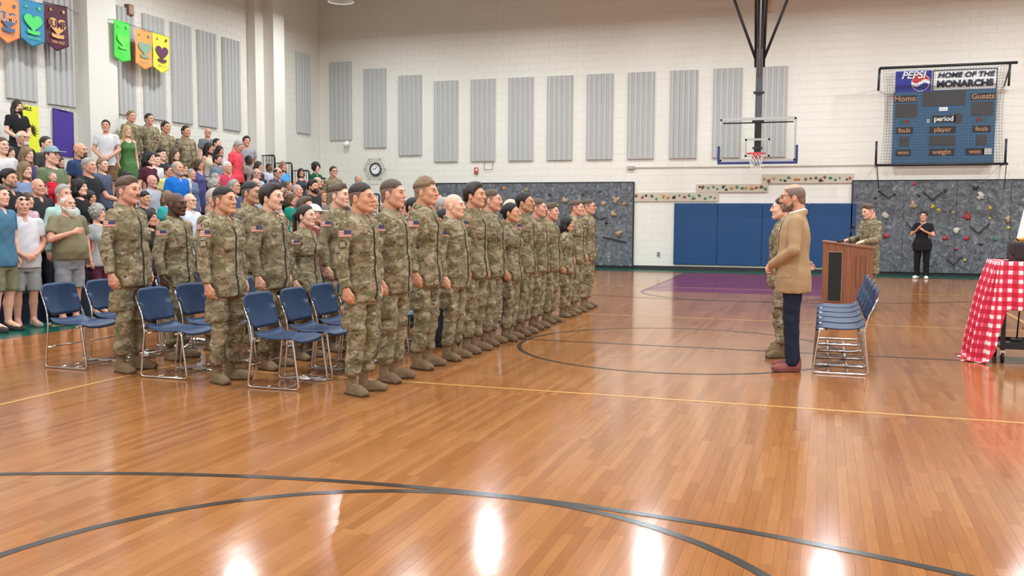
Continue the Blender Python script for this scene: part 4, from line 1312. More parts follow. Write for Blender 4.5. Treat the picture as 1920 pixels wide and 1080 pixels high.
def face_prims(F, sex, fs):
    r = random.Random(fs)
    u = lambda s: r.uniform(-s, s)
    w = (1.0 if sex == 'm' else .94) + u(.03)
    jw = (1.0 if sex == 'm' else .86) + u(.07)
    nl = u(.007); ch = u(.006)
    F.put(ell((0, -.012, 1.69), (.0745 * w, .0965, .0915)), .01)
    F.put(ell((0, .028, 1.637), (.0600 * w, .066, .086)), .02)
    for s in (-1, 1):
        F.put(cap((s * .046 * jw, .0, 1.612), (s * .016, .070 + ch, 1.574), .022, .020), .02)
        F.put(ell((s * .036 * w, .062, 1.646), (.022, .022, .024)), .02)
    F.put(cap((-.034, .083, 1.694), (.034, .083, 1.694), .0125 if sex == 'm' else .010), .018)
    F.put(ell((0, .078 + ch, 1.572), (.022, .018, .018)), .016)
    for s in (-1, 1):
        F.cut(ell((s * .0315, .106, 1.677), (.019, .016, .0105)), .012)
        F.put(ell((s * .0315, .080, 1.676), (.0135, .013, .0125)), .003)
    F.put(cap((0, .092, 1.686), (0, .112 + nl, 1.645), .0085, .0125), .010)
    for s in (-1, 1): F.put(ell((s * .0125, .100 + nl * .5, 1.641), (.009, .011, .008)), .008)
    F.put(cap((-.021, .087, 1.611), (.021, .087, 1.611), .0085), .010)
    F.put(cap((-.018, .086, 1.602), (.018, .086, 1.602), .0085), .006)
    for s in (-1, 1):
        F.put(ell((s * .0765 * w, -.014, 1.654), (.011, .020, .031)), .008)
        F.cut(ell((s * .089 * w, -.008, 1.656), (.007, .010, .017)), .004)
def skin_mesh(sex, stout, pose, fs, hi, hrot, legs):
    sx = shx(sex, stout); P = pose_arms(pose, sex, stout)
    hh = .0050 if hi else .0070; hd_ = .0060 if hi else .0095
    fines = []
    xf = head_xf(*hrot)
    e = .115 * hrot[2]; top = 1.552 + .245 * hrot[2]
    fines.append(((-e, e), (-.13 * hrot[2], .16 * hrot[2]), (1.505, top), hh))
    arms = {}
    for s, nme in ((1, 'R'), (-1, 'L')):
        E, W, d, n, c = mirror(P[nme], s)
        arms[s] = (E, W, d, n, c)
        lo = np.minimum(W, W + d * .17) - .055; hi_ = np.maximum(W, W + d * .17) + .055
        fines.append(((lo[0], hi_[0]), (lo[1], hi_[1]), (lo[2], hi_[2]), hd_))
    lox = min(f[0][0] for f in fines); hix = max(f[0][1] for f in fines)
    cz = .022 if legs or not hi else .03
    F = Field((min(lox, -.36), min(-.2, min(f[1][0] for f in fines)), -.02 if legs else .70), (max(hix, .36), max(.24, max(f[1][1] for f in fines)), top), (cz, cz, cz), fines)
    if not legs: F.ax[2] = F.ax[2]
    F.put(torso(sex, stout), .02)
    for s in (-1, 1):
        E, W, d, n, c = arms[s]
        S = V3((s * sx, -.01, 1.418))
        F.put(cap((s * .04, -.028, 1.432), S + V3((-s * .01, 0, -.006)), .040, .046), .03)
        ra = 1.0 if sex == 'm' else .82
        F.put(cap(S, E, .050 * ra + .008 * stout, .041 * ra), .025)
        mid = E * .65 + W * .35
        F.put(cap(E, mid, .041 * ra, .040 * ra), .015); F.put(cap(mid, W, .040 * ra, .027 * ra), .015)
        for q in hand_prims(W, d, n, c, s):
            if q[0] == 'f': F.put(q[1], .004)
            else: F.put(q, .012)
        if legs:
            K, A = (s * .10, .012, .50), (s * .10, -.035, .10)
            F.put(cap((s * .092, 0, .88), K, .085 + .02 * stout, .056), .02)
            F.put(cap(K, (s * .10, -.025, .34), .055, .056), .02); F.put(cap((s * .10, -.025, .34), A, .056, .036), .02)
            F.put(cap(A, (s * .115, .12, .05), .038, .03), .02)
        else:
            F.put(cap((s * .092, 0, .88), (s * .10, .0, .74), .075, .07), .02)
    nk = .056 if sex == 'm' else .045
    F.put(cap((0, -.022, 1.62), (0, -.03, 1.44), nk, nk + .006 + .01 * stout), .025)
    if stout > .3: F.put(ell((0, .045, 1.565), (.05, .045, .04)), .03)
    F.xf = xf
    face_prims(F, sex, fs)
    F.xf = None
    vs, Q = snet(F)
    # colour areas: 0 skin, 1 lips, 2 brow, 3 eye, 4 undershirt
    c = vs[Q].mean(1)
    mi = np.zeros(len(Q), int)
    if xf is not None:
        R, sc, pv, of = xf
        cl = (c - pv - of) @ R / sc + pv
    else: cl = c
    def ins(ce, r): return (((cl - np.array(ce)) / np.array(r)) ** 2).sum(1) < 1
    mi[ins((0, .097, 1.606), (.024, .022, .0095))] = 1
    for s in (-1, 1):
        mi[ins((s * .032, .1, 1.696), (.019, .022, .0045 if hi else .0052))] = 2
        mi[ins((s * .0315, .095, 1.677), (.0135, .02, .0058 if hi else .0062))] = 3
    mi[(c[:, 2] < 1.472) & (c[:, 2] > 1.30) & (np.abs(c[:, 0]) < .14) & (c[:, 1] < .15)] = 4
    return to_mesh('body', vs, Q, 5, mi)

def top_mesh(sex, stout, pose, sleeve, hem, style, hi, seed):
    """jacket, shirt, dress or coat: one closed garment surface"""
    sx = shx(sex, stout); P = pose_arms(pose, sex, stout)
    h = .0125 if hi else .021
    add = {'uniform': .019, 'suit': .021, 'shirt': .017, 'tee': .015, 'tank': .009, 'dress': .012}[style]
    ext = .62 if pose in ('reach', 'lectern') else .42
    F = Field((-.46, -.36, hem - .04), (.46, ext, 1.58), (h, h, h))
    F.put(torso(sex, stout, add, min(hem, .76), .028 if style == 'uniform' else (.040 if style == 'suit' else (.026 if style in ('shirt', 'tee') else .006))), .03)
    if sex == 'f':
        for s in (-1, 1): F.put(ell((s * .068, .085 + .02 * stout, 1.265), (.062, .055, .06)), .05)
    if style == 'dress':
        F.put(loft([hem - .02, .7, .95], [.30 - .1 * (hem > .3), .22, .17], [.24 - .08 * (hem > .3), .17, .13], [0, 0, 0]), .04)
    for s, nme in ((1, 'R'), (-1, 'L')):
        E, W, d, n, c = mirror(P[nme], s)
        S = V3((s * (sx + .002), -.01, 1.418))
        q = .82 if sex == 'f' else 1.0
        if sleeve == 'none':
            F.put(cap((s * .075, -.01, 1.40), (s * .09, -.01, 1.455), .035, .02), .03)
            continue
        F.put(cap((s * .050, -.024, 1.446), S + V3((-s * .004, 0, .0)), .042, .060 * q + .003), .035)
        g = {'uniform': .95, 'suit': .95, 'shirt': .92, 'tee': .95, 'dress': .85, 'tank': .8}[style] * q
        if sleeve == 'long':
            F.put(cap(S, E, .068 * g + .012 * stout, .056 * g + .006 * stout), .010)
            Wc = E + (W - E) * .97
            F.put(cap(E, E + (Wc - E) * .5, .058 * g + .006 * stout, .056 * g), .015)
            F.put(cap(E + (Wc - E) * .5, Wc, .056 * g, .043 * g), .015)
        else:
            Em = S + (E - S) * .66
            F.put(cap(S, Em, .070 * g + .012 * stout, .066 * g + .012 * stout), .022)
    if hi or style == 'uniform': F.wrinkle({'uniform': .0085, 'suit': .003}.get(style, .0045), seed)
    else: F.wrinkle(.005, seed)
    # cut the hem and the sleeve ends flat, open the neck
    F.clip(lambda x, y, z: hem - z + .012 * np.cos(3 * x))
    for s, nme in ((1, 'R'), (-1, 'L')):
        if sleeve == 'none': continue
        E, W, d, n, c = mirror(P[nme], s)
        S = V3((s * sx, -.01, 1.418))
        if sleeve == 'long': pt, ax, rad = E + (W - E) * .97, nrm(W - E), .09
        else: pt, ax, rad = S + (E - S) * .62, nrm(E - S), .12
        F.cut(cap(pt + ax * (rad + .0), pt + ax * (rad + .03), rad), .004)
    if style in ('uniform', 'shirt', 'suit'):
        R0, rr_ = (.073 if sex == 'm' else .062) + .006 * stout, .0115
        zc = 1.500 if style == 'uniform' else 1.488
        def collar(x, y, z):
            q = np.sqrt(x * x + ((y + .022) * .95) ** 2) - R0 - .25 * np.maximum(zc + .02 - z, 0)
            w = (z - (zc - .30 * (y + .02))) / 2.6
            return np.sqrt(q * q + w * w) - rr_
        F.put((collar, (np.array([-R0 - .05, -R0 - .06, zc - .09]), np.array([R0 + .05, R0 + .04, zc + .08]))), .012)
        if style == 'suit': F.cut(ell((0, .10, 1.40), (.042, .06, .12)), .006)
        else: F.cut(ell((0, .092, 1.478), (.026, .045, .062)), .006)
    else:
        dz = {'tee': .0, 'tank': -.03, 'dress': -.05}[style]
        F.cut(ell((0, .03, 1.50 + dz), (.075, .09, .05 - dz * .6)), .006)
    if hi and style == 'uniform':
        for s in (-1, 1):
            F.put(rbx((s * .085, .122 + .05 * stout, 1.255), (.050, .016, .058), .008), .006)
            F.put(rbx((s * (sx + .062), -.015, 1.30), (.012, .05, .075), .008), .006)
    vs, Q = snet(F)
    return to_mesh('top', vs, Q)
def leg_mesh(sex, stout, style, hi, seed):
    h = .0125 if hi else .023
    F = Field((-.30, -.24, .0), (.30, .30, 1.02), (h, h, h))
    F.put(torso(sex, stout, .010, .76), .03)
    g = 1 + .12 * stout
    for s in (-1, 1):
        if style == 'bloused':
            H_, K_, A_ = (s * .095, -.005, .86), (s * .104, .018, .50), (s * .108, -.022, .21)
            F.put(cap(H_, K_, .094 * g, .074), .02); F.put(cap(K_, A_, .074, .066), .02)
            F.put(ell((s * .108, -.022, .205), (.068, .072, .055)), .02)
            F.put(rbx((s * (.168 + .012 * stout), .0, .655), (.030, .078, .095), .012), .006)
        elif style == 'shorts':
            F.put(cap((s * .095, 0, .86), (s * .105, .01, .52), .102 * g, .098), .02)
        else:
            F.put(cap((s * .093, 0, .86), (s * .10, .012, .50), .094 * g, .072), .02); F.put(cap((s * .10, .012, .50), (s * .105, -.012, .10), .072, .066), .02)
    F.wrinkle({'bloused': .0105, 'shorts': .006}.get(style, .004), seed, 1.2)
    cutz = {'bloused': .155, 'shorts': .50, 'straight': .06}[style]
    F.clip(lambda x, y, z: cutz - z)
    F.clip(lambda x, y, z: z - .99)
    vs, Q = snet(F)
    return to_mesh('trousers', vs, Q)
def shoe_mesh(style, hi):
    h = .0085 if hi else .015
    F = Field((-.09, -.16, -.02), (.09, .26, .32), (h, h, h))
    F.put(cap((0, -.03, .048), (0, .12, .036), .044, .043), .03)
    F.put(ell((0, .135, .034), (.050, .080, .036 if style == 'boot' else .040)), .02)
    F.put(cap((0, -.045, .05), (0, -.04, .09), .044, .042), .03)
    if style == 'boot':
        F.put(cap((0, -.038, .10), (0, -.034, .24), .045, .050), .025)
        for k in range(4): F.put(cap((-.022, .03 - .022 * k, .088 + .028 * k), (.022, .03 - .022 * k, .088 + .028 * k), .0075), .004)
        F.put(rbx((0, .045, .016), (.049, .148, .02), .012), .004)
        F.put(ell((0, .07, .060), (.038, .07, .038)), .02)
    else:
        F.put(cap((0, -.035, .08), (0, -.035, .09), .042), .02)
        F.clip(lambda x, y, z: z - (.115 - .3 * np.clip(y + .03, 0, .1)))
    F.clip(lambda x, y, z: -z)
    vs, Q = snet(F)
    mi = (vs[Q].mean(1)[:, 2] < .022).astype(int)
    return to_mesh('shoe', vs, Q, 2, mi)
HLY = [-.135, -.112, -.06, -.035, -.012, .012, .03, .06, .09, .13]
HLZ = [1.585, 1.592, 1.615, 1.665, 1.674, 1.650, 1.700, 1.738, 1.750, 1.755]
def hair_mesh(style, sex, fs, hi, hrot):
    h = .0055 if hi else .0085
    e = .15 * hrot[2]
    zlo = {'long': 1.22, 'bob': 1.45, 'pony': 1.30}.get(style, 1.50)
    F = Field((-e, -.22 * hrot[2], zlo), (e, .17 * hrot[2], 1.552 + .29 * hrot[2]), (h, h, h))
    F.xf = head_xf(*hrot)
    r = random.Random(fs); w = (1.0 if sex == 'm' else .94) + r.uniform(-.03, .03)
    def skull(t, tz=None): return ell((0, -.012, 1.69), (.0745 * w + t, .0965 + t, .0915 + (t if tz is None else tz)))
    def shell_of(tmax, hy, hz, ramp_=.03, lim=None, rough=0.0):
        """hair grown on the skull: nothing at the hairline, thickest away from it"""
        f1, bb = skull(0.0); f2, _ = cap((0, -.046, 1.645), (0, -.042, 1.60), .056 * w)
        def f(x, y, z):
            d = np.minimum(f1(x, y, z), f2(x, y, z))
            q = (z - np.interp(y, hy, hz)) / ramp_
            if lim is not None: q = np.minimum(q, (lim - z) / .02)
            th = np.where(q > 0, tmax * np.sqrt(np.clip(q, 0, 1)), np.maximum(q, -2) * .006)
            if rough: th = th + rough * np.where(q > .3, np.sin(150 * x + 40 * np.sin(60 * y)) * np.sin(130 * y + 90 * z), 0)
            return d - th
        return f, (bb[0] - .03, bb[1] + .03)
    TY, TZ_ = [-.14, -.06, .0, .05, .075, .12], [1.675, 1.695, 1.702, 1.712, 1.742, 1.752]
    if style == 'sides':
        F.put(shell_of(.0035, HLY, HLZ, .02), .002)
    elif style == 'top':
        F.put(shell_of(.0095, TY, TZ_, .04, rough=.0012), .002)
    elif style == 'quiff':
        F.put(shell_of(.014, TY, TZ_, .04, rough=.002), .002)
        F.put(ell((0, .030, 1.765), (.048, .042, .030)), .02)
    elif style == 'short':
        F.put(shell_of(.0115, HLY, HLZ, .03, rough=.0012), .002)
    elif style == 'full':
        F.put(shell_of(.020, HLY, HLZ, .035, rough=.002), .002)
        F.put(ell((0, .030, 1.770), (.052, .044, .030)), .02)
    elif style == 'curly':
        F.put(shell_of(.016, TY, TZ_, .03), .002)
        for k in range(60):
            a, b = r.uniform(0, 6.28), r.uniform(.1, 1.15)
            F.put(ell((.066 * w * math.cos(a) * math.sin(b), -.010 + .086 * math.sin(a) * math.sin(b), 1.706 + .088 * math.cos(b)), .0165), .006)
    elif style == 'afro':
        F.put(skull(.03, .035), .005)
        for k in range(60):
            a, b = r.uniform(0, 6.28), r.uniform(.1, 2.0)
            F.put(ell((.098 * math.cos(a) * math.sin(b), -.02 + .118 * math.sin(a) * math.sin(b), 1.69 + .118 * math.cos(b)), .022), .006)
        F.cut(ell((0, .115, 1.635), (.062, .085, .100)), .012)
    elif style == 'rim':
        F.put(shell_of(.0042, HLY, HLZ, .02, lim=1.748), .002)
    elif style == 'horseshoe':
        F.put(shell_of(.007, HLY, HLZ, .02, lim=1.735), .002)
    elif style in ('bun', 'pony'):
        F.put(shell_of(.011, HLY, HLZ, .03), .002)
        if style == 'bun': F.put(ell((0, -.118, 1.685), (.038, .032, .036)), .01)
        else:
            F.put(cap((0, -.10, 1.70), (0, -.145, 1.67), .022, .026), .01); F.put(cap((0, -.145, 1.67), (.0, -.15, 1.52), .026, .022), .01); F.put(cap((0, -.15, 1.52), (.0, -.13, 1.40), .022, .012), .01)
    elif style in ('long', 'bob'):
        F.put(skull(.015, .018), .005)
        ze = 1.32 if style == 'long' else 1.53
        F.put(ell((0, -.045, 1.60), (.088, .075, .11)), .03)
        for s in (-1, 1):
            F.put(cap((s * .074, -.01, 1.70), (s * .088, .015 if style == 'long' else -.01, ze + .06), .024, .026), .02)
        F.put(cap((-.03, -.09, 1.62), (-.035, -.095, ze), .045, .03), .04); F.put(cap((.03, -.09, 1.62), (.035, -.095, ze), .045, .03), .04)
    if style in ('long', 'bob'):
        # keep the face open
        F.cut(ell((0, .115, 1.625), (.060, .085, .105)), .012); F.cut(ell((0, .10, 1.50), (.055, .09, .16)), .01)
    F.xf = None
    vs, Q = snet(F)
    return to_mesh('hair', vs, Q)
def beard_mesh(style, hi, hrot):
    h = .005 if hi else .009
    e = .10 * hrot[2]
    F = Field((-e, -.06, 1.36), (e, .21, 1.72), (h, h, h))
    F.xf = head_xf(*hrot)
    if style == 'moustache':
        for s in (-1, 1): F.put(cap((0, .099, 1.6215), (s * .027, .088, 1.613), .0082, .0062), .004)
    else:
        t = .010 if style != 'stubble' else .004
        if style == 'big': t = .016
        F.put(ell((0, .028, 1.637), (.0600 + t, .066 + t, .086 + t)), .01)
        for s in (-1, 1): F.put(cap((s * .046, .0, 1.612), (s * .016, .070, 1.574), .022 + t, .020 + t), .02)
        F.put(ell((0, .080, 1.570), (.024 + t, .020 + t, .02 + t)), .016)
        if style == 'big': F.put(ell((0, .075, 1.545), (.045, .035, .055)), .03)
        if style == 'goatee': F.clip(lambda x, y, z: np.abs(x) - .034)
        F.clip(lambda x, y, z: z - np.where(y > .062, 1.628, 1.60 + np.clip(.03 - y, 0, .05) * 1.4)); F.clip(lambda x, y, z: -.004 - y)
        F.cut(ell((0, .115, 1.606), (.022, .045, .0085)), .004)
    F.xf = None
    vs, Q = snet(F)
    return to_mesh('beard', vs, Q)

# ---- colours
HAIR = {'black': rgb(26, 22, 21), 'dark': rgb(46, 36, 30), 'brown': rgb(80, 60, 44), 'light': rgb(124, 98, 70), 'blond': rgb(182, 150, 104), 'grey': rgb(150, 146, 140), 'white': rgb(206, 202, 194), 'red': rgb(122, 76, 50)}
SKIN = {'fair': rgb(226, 176, 152), 'tan': rgb(204, 150, 120), 'ruddy': rgb(210, 154, 130), 'olive': rgb(186, 138, 106), 'brown': rgb(128, 86, 62), 'dark': rgb(84, 56, 42)}
def skin_m(k): return pm('skin_' + k, SKIN[k], .5, var=.05, vscale=14, sss=.12, spec=.4)
def lip_m(k):
    c = SKIN[k]; return pm('lips_' + k, (c[0] * .80, c[1] * .62, c[2] * .62, 1), .45, var=.04)
def hair_m(k): return pm('hair_' + k, HAIR[k], .55, var=.25, vscale=60, bump=.4, bscale=150, spec=.4)
def fade_m(h, s):
    a, b = HAIR[h], SKIN[s]
    m_ = [.72 * a[i] + .28 * b[i] for i in range(3)]; lu = sum(m_) / 3
    return pm('faded_%s_%s' % (h, s), tuple(.65 * v + .35 * lu for v in m_) + (1,), .6, var=.12, vscale=60)
M_EYE = pm('eye_dark', rgb(58, 42, 36), .25, var=.1)
M_TAN499 = pm('tan_undershirt', rgb(150, 130, 104), .9)
M_BOOT = pm('coyote_suede', rgb(116, 94, 68), .85, var=.12, vscale=12, bump=.3, bscale=90)
M_SOLE = pm('coyote_rubber_sole', rgb(84, 68, 50), .8)
CACHE = {}
def cached(fn, *a):
    k = (fn.__name__,) + a
    if k not in CACHE: CACHE[k] = fn(*a)
    return CACHE[k]
def inst(name, me, parent, mats, loc=None, rz=0.0):
    o = link(name, me, parent, loc, rz)
    for i, m in enumerate(mats):
        if i < len(o.material_slots):
            o.material_slots[i].link = 'OBJECT'; o.material_slots[i].material = m
    return o
def cloth_m(c):
    if isinstance(c, str): return MATS[c]
    return pm('cloth_%02x%02x%02x' % c, rgb(*c), .88, var=.08, vscale=9, bump=.25, bscale=26, spec=.25)

def decal(bvh, pts, dirv, off, ncol, nrow, mfun, mats, name):
    """a thin patch laid on the garment: pts(u,v)->ray origin"""
    vs, fs, mi = [], [], []
    D = Vector(dirv)
    last = None
    for j in range(nrow + 1):
        for i in range(ncol + 1):
            o = Vector(pts(i / ncol, j / nrow))
            hit = bvh.ray_cast(o, D)
            p = hit[0] if hit[0] is not None else (last if last is not None else o + D * .8)
            last = p
            vs.append(p - D * off)
    for j in range(nrow):
        for i in range(ncol):
            a = j * (ncol + 1) + i
            fs.append((a, a + 1, a + ncol + 2, a + ncol + 1)); mi.append(mfun(i, j))
    me = bpy.data.meshes.new(name); me.from_pydata([tuple(v) for v in vs], [], fs)
    for m in mats: me.materials.append(m)
    me.polygons.foreach_set('material_index', mi); me.polygons.foreach_set('use_smooth', [True] * len(fs)); me.update()
    return me
def bvh_of(me):
    return BVHTree.FromPolygons([v.co[:] for v in me.vertices], [p.vertices[:] for p in me.polygons])
M_FR, M_FW, M_FB = pm('patch_red', rgb(188, 104, 94), .9), pm('patch_white', rgb(204, 184, 168), .9), pm('patch_blue', rgb(58, 62, 92), .9)
M_ZIP_SHADE = pm('zip_shadow_brown', rgb(44, 38, 30), .9)
M_TAPE = pm('name_tape', rgb(112, 96, 72), .9, var=.35, vscale=160)
def uniform_decals(key, me, sex, stout):
    if key in CACHE: return CACHE[key]
    b = bvh_of(me); sx = shx(sex, stout)
    out = []
    out.append(('flag_patch', decal(b, lambda u, v: (.6, -.052 + .092 * u, 1.325 + .056 * v), (-1, 0, 0), .004, 9, 7,
                                    lambda i, j: 2 if (j >= 3 and i >= 5) else (j % 2), [M_FR, M_FW, M_FB], 'flag_patch')))
    out.append(('zip_shade_strip', decal(b, lambda u, v: (.004 + .013 * u, .8, .80 + .655 * v), (0, -1, 0), .003, 1, 40, lambda i, j: 0, [M_ZIP_SHADE], 'zip_shade_strip')))  # shading down the jacket front, put into the dark colour of this strip
    out.append(('placket', decal(b, lambda u, v: (-.030 + .030 * u, .8, .79 + .655 * v), (0, -1, 0), .006, 2, 40, lambda i, j: 0, [M_CAMO], 'placket')))
    for s in (-1, 1):
        out.append(('name_tape', decal(b, lambda u, v: (s * .088 - .052 + .104 * u, .8, 1.318 + .024 * v), (0, -1, 0), .003, 6, 2, lambda i, j: 0, [M_TAPE], 'name_tape')))
    out.append(('rank_tab', decal(b, lambda u, v: (-.026 + .022 * u, .8, 1.27 + .032 * v), (0, -1, 0), .004, 2, 2, lambda i, j: 0, [M_TAPE], 'rank_tab')))
    CACHE[key] = out
    return out
def round_patch(bv, z=1.265):
    M = [pm('patch_tan', rgb(158, 142, 108), .9), pm('patch_dark', rgb(60, 54, 42), .9)]
    vs, fs, mi = [], [], []
    R = [0, .012, .026, .034]
    for r in R:
        for k in range(16):
            a = 2 * math.pi * k / 16
            o = Vector((.6, -.008 + r * math.cos(a), z + r * math.sin(a)))
            h = bv.ray_cast(o, Vector((-1, 0, 0)))
            vs.append(tuple((h[0] if h[0] is not None else o) + Vector((.005, 0, 0))))
    for q in range(3):
        for k in range(16):
            a = q * 16 + k; b = q * 16 + (k + 1) % 16
            fs.append((a, b, b + 16, a + 16)); mi.append((0, 1)[q == 2 or (q == 1 and k % 4 == 0)])
    me = bpy.data.meshes.new('unit_patch'); me.from_pydata(vs, [], fs)
    for m in M: me.materials.append(m)
    me.polygons.foreach_set('material_index', mi); me.update()
    return me
def glasses_mesh(dark):
    m = MB()
    for s in (-1, 1):
        m.mat(0); m.tube([(s * .033 + .021 * math.cos(a), .108 - .004 * abs(math.cos(a)), 1.676 + .015 * math.sin(a)) for a in [2 * math.pi * i / 14 for i in range(14)]], .0022, 5, closed=True)
        m.tube([(s * .054, .103, 1.680), (s * .08, .06, 1.682), (s * .084, -.01, 1.676)], .002, 5)
        if dark: m.mat(0); m.prism([(s * .033 + .020 * math.cos(a), .1075, 1.676 + .014 * math.sin(a)) for a in [2 * math.pi * i / 12 for i in range(12)]], (0, 0, 0), (0, .002, 0))
    m.tube([(-.012, .108, 1.680), (.012, .108, 1.680)], .002, 5)
    return m.mesh('glasses', M_BLACK)
def cap_mesh():
    F = Field((-.13, -.15, 1.66), (.13, .24, 1.83), (.0095,) * 3)
    F.put(ell((0, -.012, 1.70), (.086, .108, .102)), .005)
    F.clip(lambda x, y, z: 1.705 - z)
    F.put(rbx((0, .125, 1.712), (.066, .065, .007), .006), .008)
    vs, Q = snet(F)
    return to_mesh('cap', vs, Q)

def person(x, y, z, stature, phi, label, sex='m', stout=0.0, pose='down', fs=1, hi=False, hrot=(0.0, 0.0, 1.06), hair=(), haircol='dark', skin='fair',
           top=('tee', 'short', .80), topcol=(90, 90, 90), under=None, legs='straight', legcol=(50, 54, 66), shoe='shoe', shoecol=(60, 56, 54),
           beard=None, extras=(), group=None, name='person', sxy=1.0, brow=None):
    t = thing(name, label, 'person', (x, y, z), phi - math.pi / 2, group)
    s = stature / (1.526 + .232 * hrot[2])
    t.scale = (s * sxy, s * sxy, s)
    bare = legs in ('shorts', 'none')
    body = cached(skin_mesh, sex, round(stout, 2), pose, fs, hi, hrot, bare)
    um = cloth_m(under) if under else (skin_m(skin))
    inst('body', body, t, [skin_m(skin), lip_m(skin), hair_m(brow or haircol), M_EYE, um])
    style, sleeve, hem = top
    seed = fs % 3
    tm = cached(top_mesh, sex, round(stout, 2), pose, sleeve, hem, style, hi, seed)
    tmat = M_CAMO if style == 'uniform' else cloth_m(topcol)
    gar = inst({'uniform': 'jacket', 'suit': 'blazer', 'dress': 'dress', 'tank': 'tank_top'}.get(style, 'shirt'), tm, t, [tmat])
    if legs != 'none':
        lm = cached(leg_mesh, sex, round(stout, 2), legs, hi, seed)
        inst('shorts' if legs == 'shorts' else 'trousers', lm, t, [M_CAMO if legs == 'bloused' else cloth_m(legcol)])
    sm = cached(shoe_mesh, shoe, hi)
    mats = [M_BOOT, M_SOLE] if shoe == 'boot' else [cloth_m(shoecol), cloth_m(tuple(min(255, v + 30) for v in shoecol))]
    for q in (-1, 1):
        so = inst('boot' if shoe == 'boot' else 'shoe', sm, t, mats, (q * .105, -.012, 0), -q * (.38 if shoe == 'boot' else .18))
        so.scale = (.92, .84, .95) if shoe == 'boot' else (.93, .92, 1.0)
    for st in hair:
        hm = cached(hair_mesh, st, sex, fs, hi, hrot)
        inst('faded_sides' if st in ('sides', 'rim') else 'hair', hm, t, [fade_m(haircol, skin) if st in ('sides', 'rim') else hair_m(haircol)])
    if beard:
        bm_ = cached(beard_mesh, beard, hi, hrot)
        inst('moustache' if beard == 'moustache' else 'beard', bm_, t, [fade_m(haircol, skin) if beard == 'stubble' else hair_m(haircol)])
    if style == 'uniform' and hi:
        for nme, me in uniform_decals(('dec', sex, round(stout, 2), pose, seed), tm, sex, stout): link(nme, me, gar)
    elif style == 'uniform':
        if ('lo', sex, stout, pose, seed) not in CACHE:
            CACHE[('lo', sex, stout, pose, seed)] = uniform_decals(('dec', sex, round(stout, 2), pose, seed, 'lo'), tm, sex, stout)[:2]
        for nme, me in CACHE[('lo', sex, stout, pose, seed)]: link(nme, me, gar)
    hs_ = hrot[2]; gl_ = tuple(HP * (1 - hs_) + HOFF)
    for e in extras:
        if e in ('glasses', 'sunglasses'):
            g_ = link('glasses', cached(glasses_mesh, e == 'sunglasses'), t, gl_); g_.scale = (hs_,) * 3
        elif e == 'sunglasses_up':
            g_ = link('sunglasses', cached(glasses_mesh, True), t, (gl_[0], gl_[1] - .04, gl_[2] + .072)); g_.scale = (hs_,) * 3
        elif e == 'cap': inst('cap', cached(cap_mesh), t, [cloth_m((134, 150, 156))], gl_).scale = (hs_,) * 3
        elif e == 'whitecap': inst('cap', cached(cap_mesh), t, [cloth_m((220, 214, 208))], gl_).scale = (hs_,) * 3
        elif e == 'patch': link('unit_patch', round_patch(bvh_of(tm)), gar)
        elif e == 'tie':
            MB().prism([(-.014, .088, 1.465), (.014, .088, 1.465), (.012, .10, 1.44), (.026, .128, 1.31), (-.026, .128, 1.31), (-.012, .10, 1.44)], (0, 0, 0), (0, .012, 0)).build('tie', pm('teal_tie', rgb(120, 196, 190), .5), t)
            MB().tube([(.068 * math.cos(a), -.014 + .068 * math.sin(a), 1.512 - .30 * .068 * math.sin(a)) for a in [math.radians(100 + 340 * i / 24) for i in range(25)]], .014, 8).build('shirt_collar', pm('white_collar', rgb(214, 214, 214), .8), t)
            for q in (-1, 1):
                bq_ = bvh_of(tm)
                link('lapel', decal(bq_, lambda u, v: (q * (.012 + (.052 * (1 - v) ** .8 + .018) * u + .030 * v), .8, 1.16 + .28 * v), (0, -1, 0), .006, 4, 14, lambda i, j: 0, [tmat], 'lapel'), gar)
            link('pocket_flap', decal(bvh_of(tm), lambda u, v: (-.6, .02 + .13 * u, .90 + .045 * v), (1, 0, 0), .005, 6, 2, lambda i, j: 0, [tmat], 'pocket_flap'), gar)
        elif e == 'teal_glove':
            m = MB(); m.lathe([(0, -.05), (.045, -.035), (.05, .0), (.04, .04), (0, .055)], (-.20, .52, 1.12), 12); m.build('teal_toy', pm('teal_rubber', rgb(60, 178, 206), .5), t)
        elif e == 'belt':
            pass
    return t
# ================================================================== the soldiers
UNI = ('uniform', 'long', .77)
US = (150, 130, 104)
rs = random.Random(21)
def soldier(x, y, st, label, hair=('top', 'sides'), haircol='dark', skin='ruddy', sex='m', stout=.15, fs=1, phi=None, pose='down', group='soldiers standing in ranks', **kw):
    ph = math.radians(rs.uniform(-5, 3) if phi is None else phi)
    return person(x, y, 0, st, ph, label, sex=sex, stout=stout * .7, pose=pose, fs=fs, hi=True, hair=hair, haircol=haircol, skin=skin, top=UNI, under=US, legs='bloused', shoe='boot', group=group, **kw)
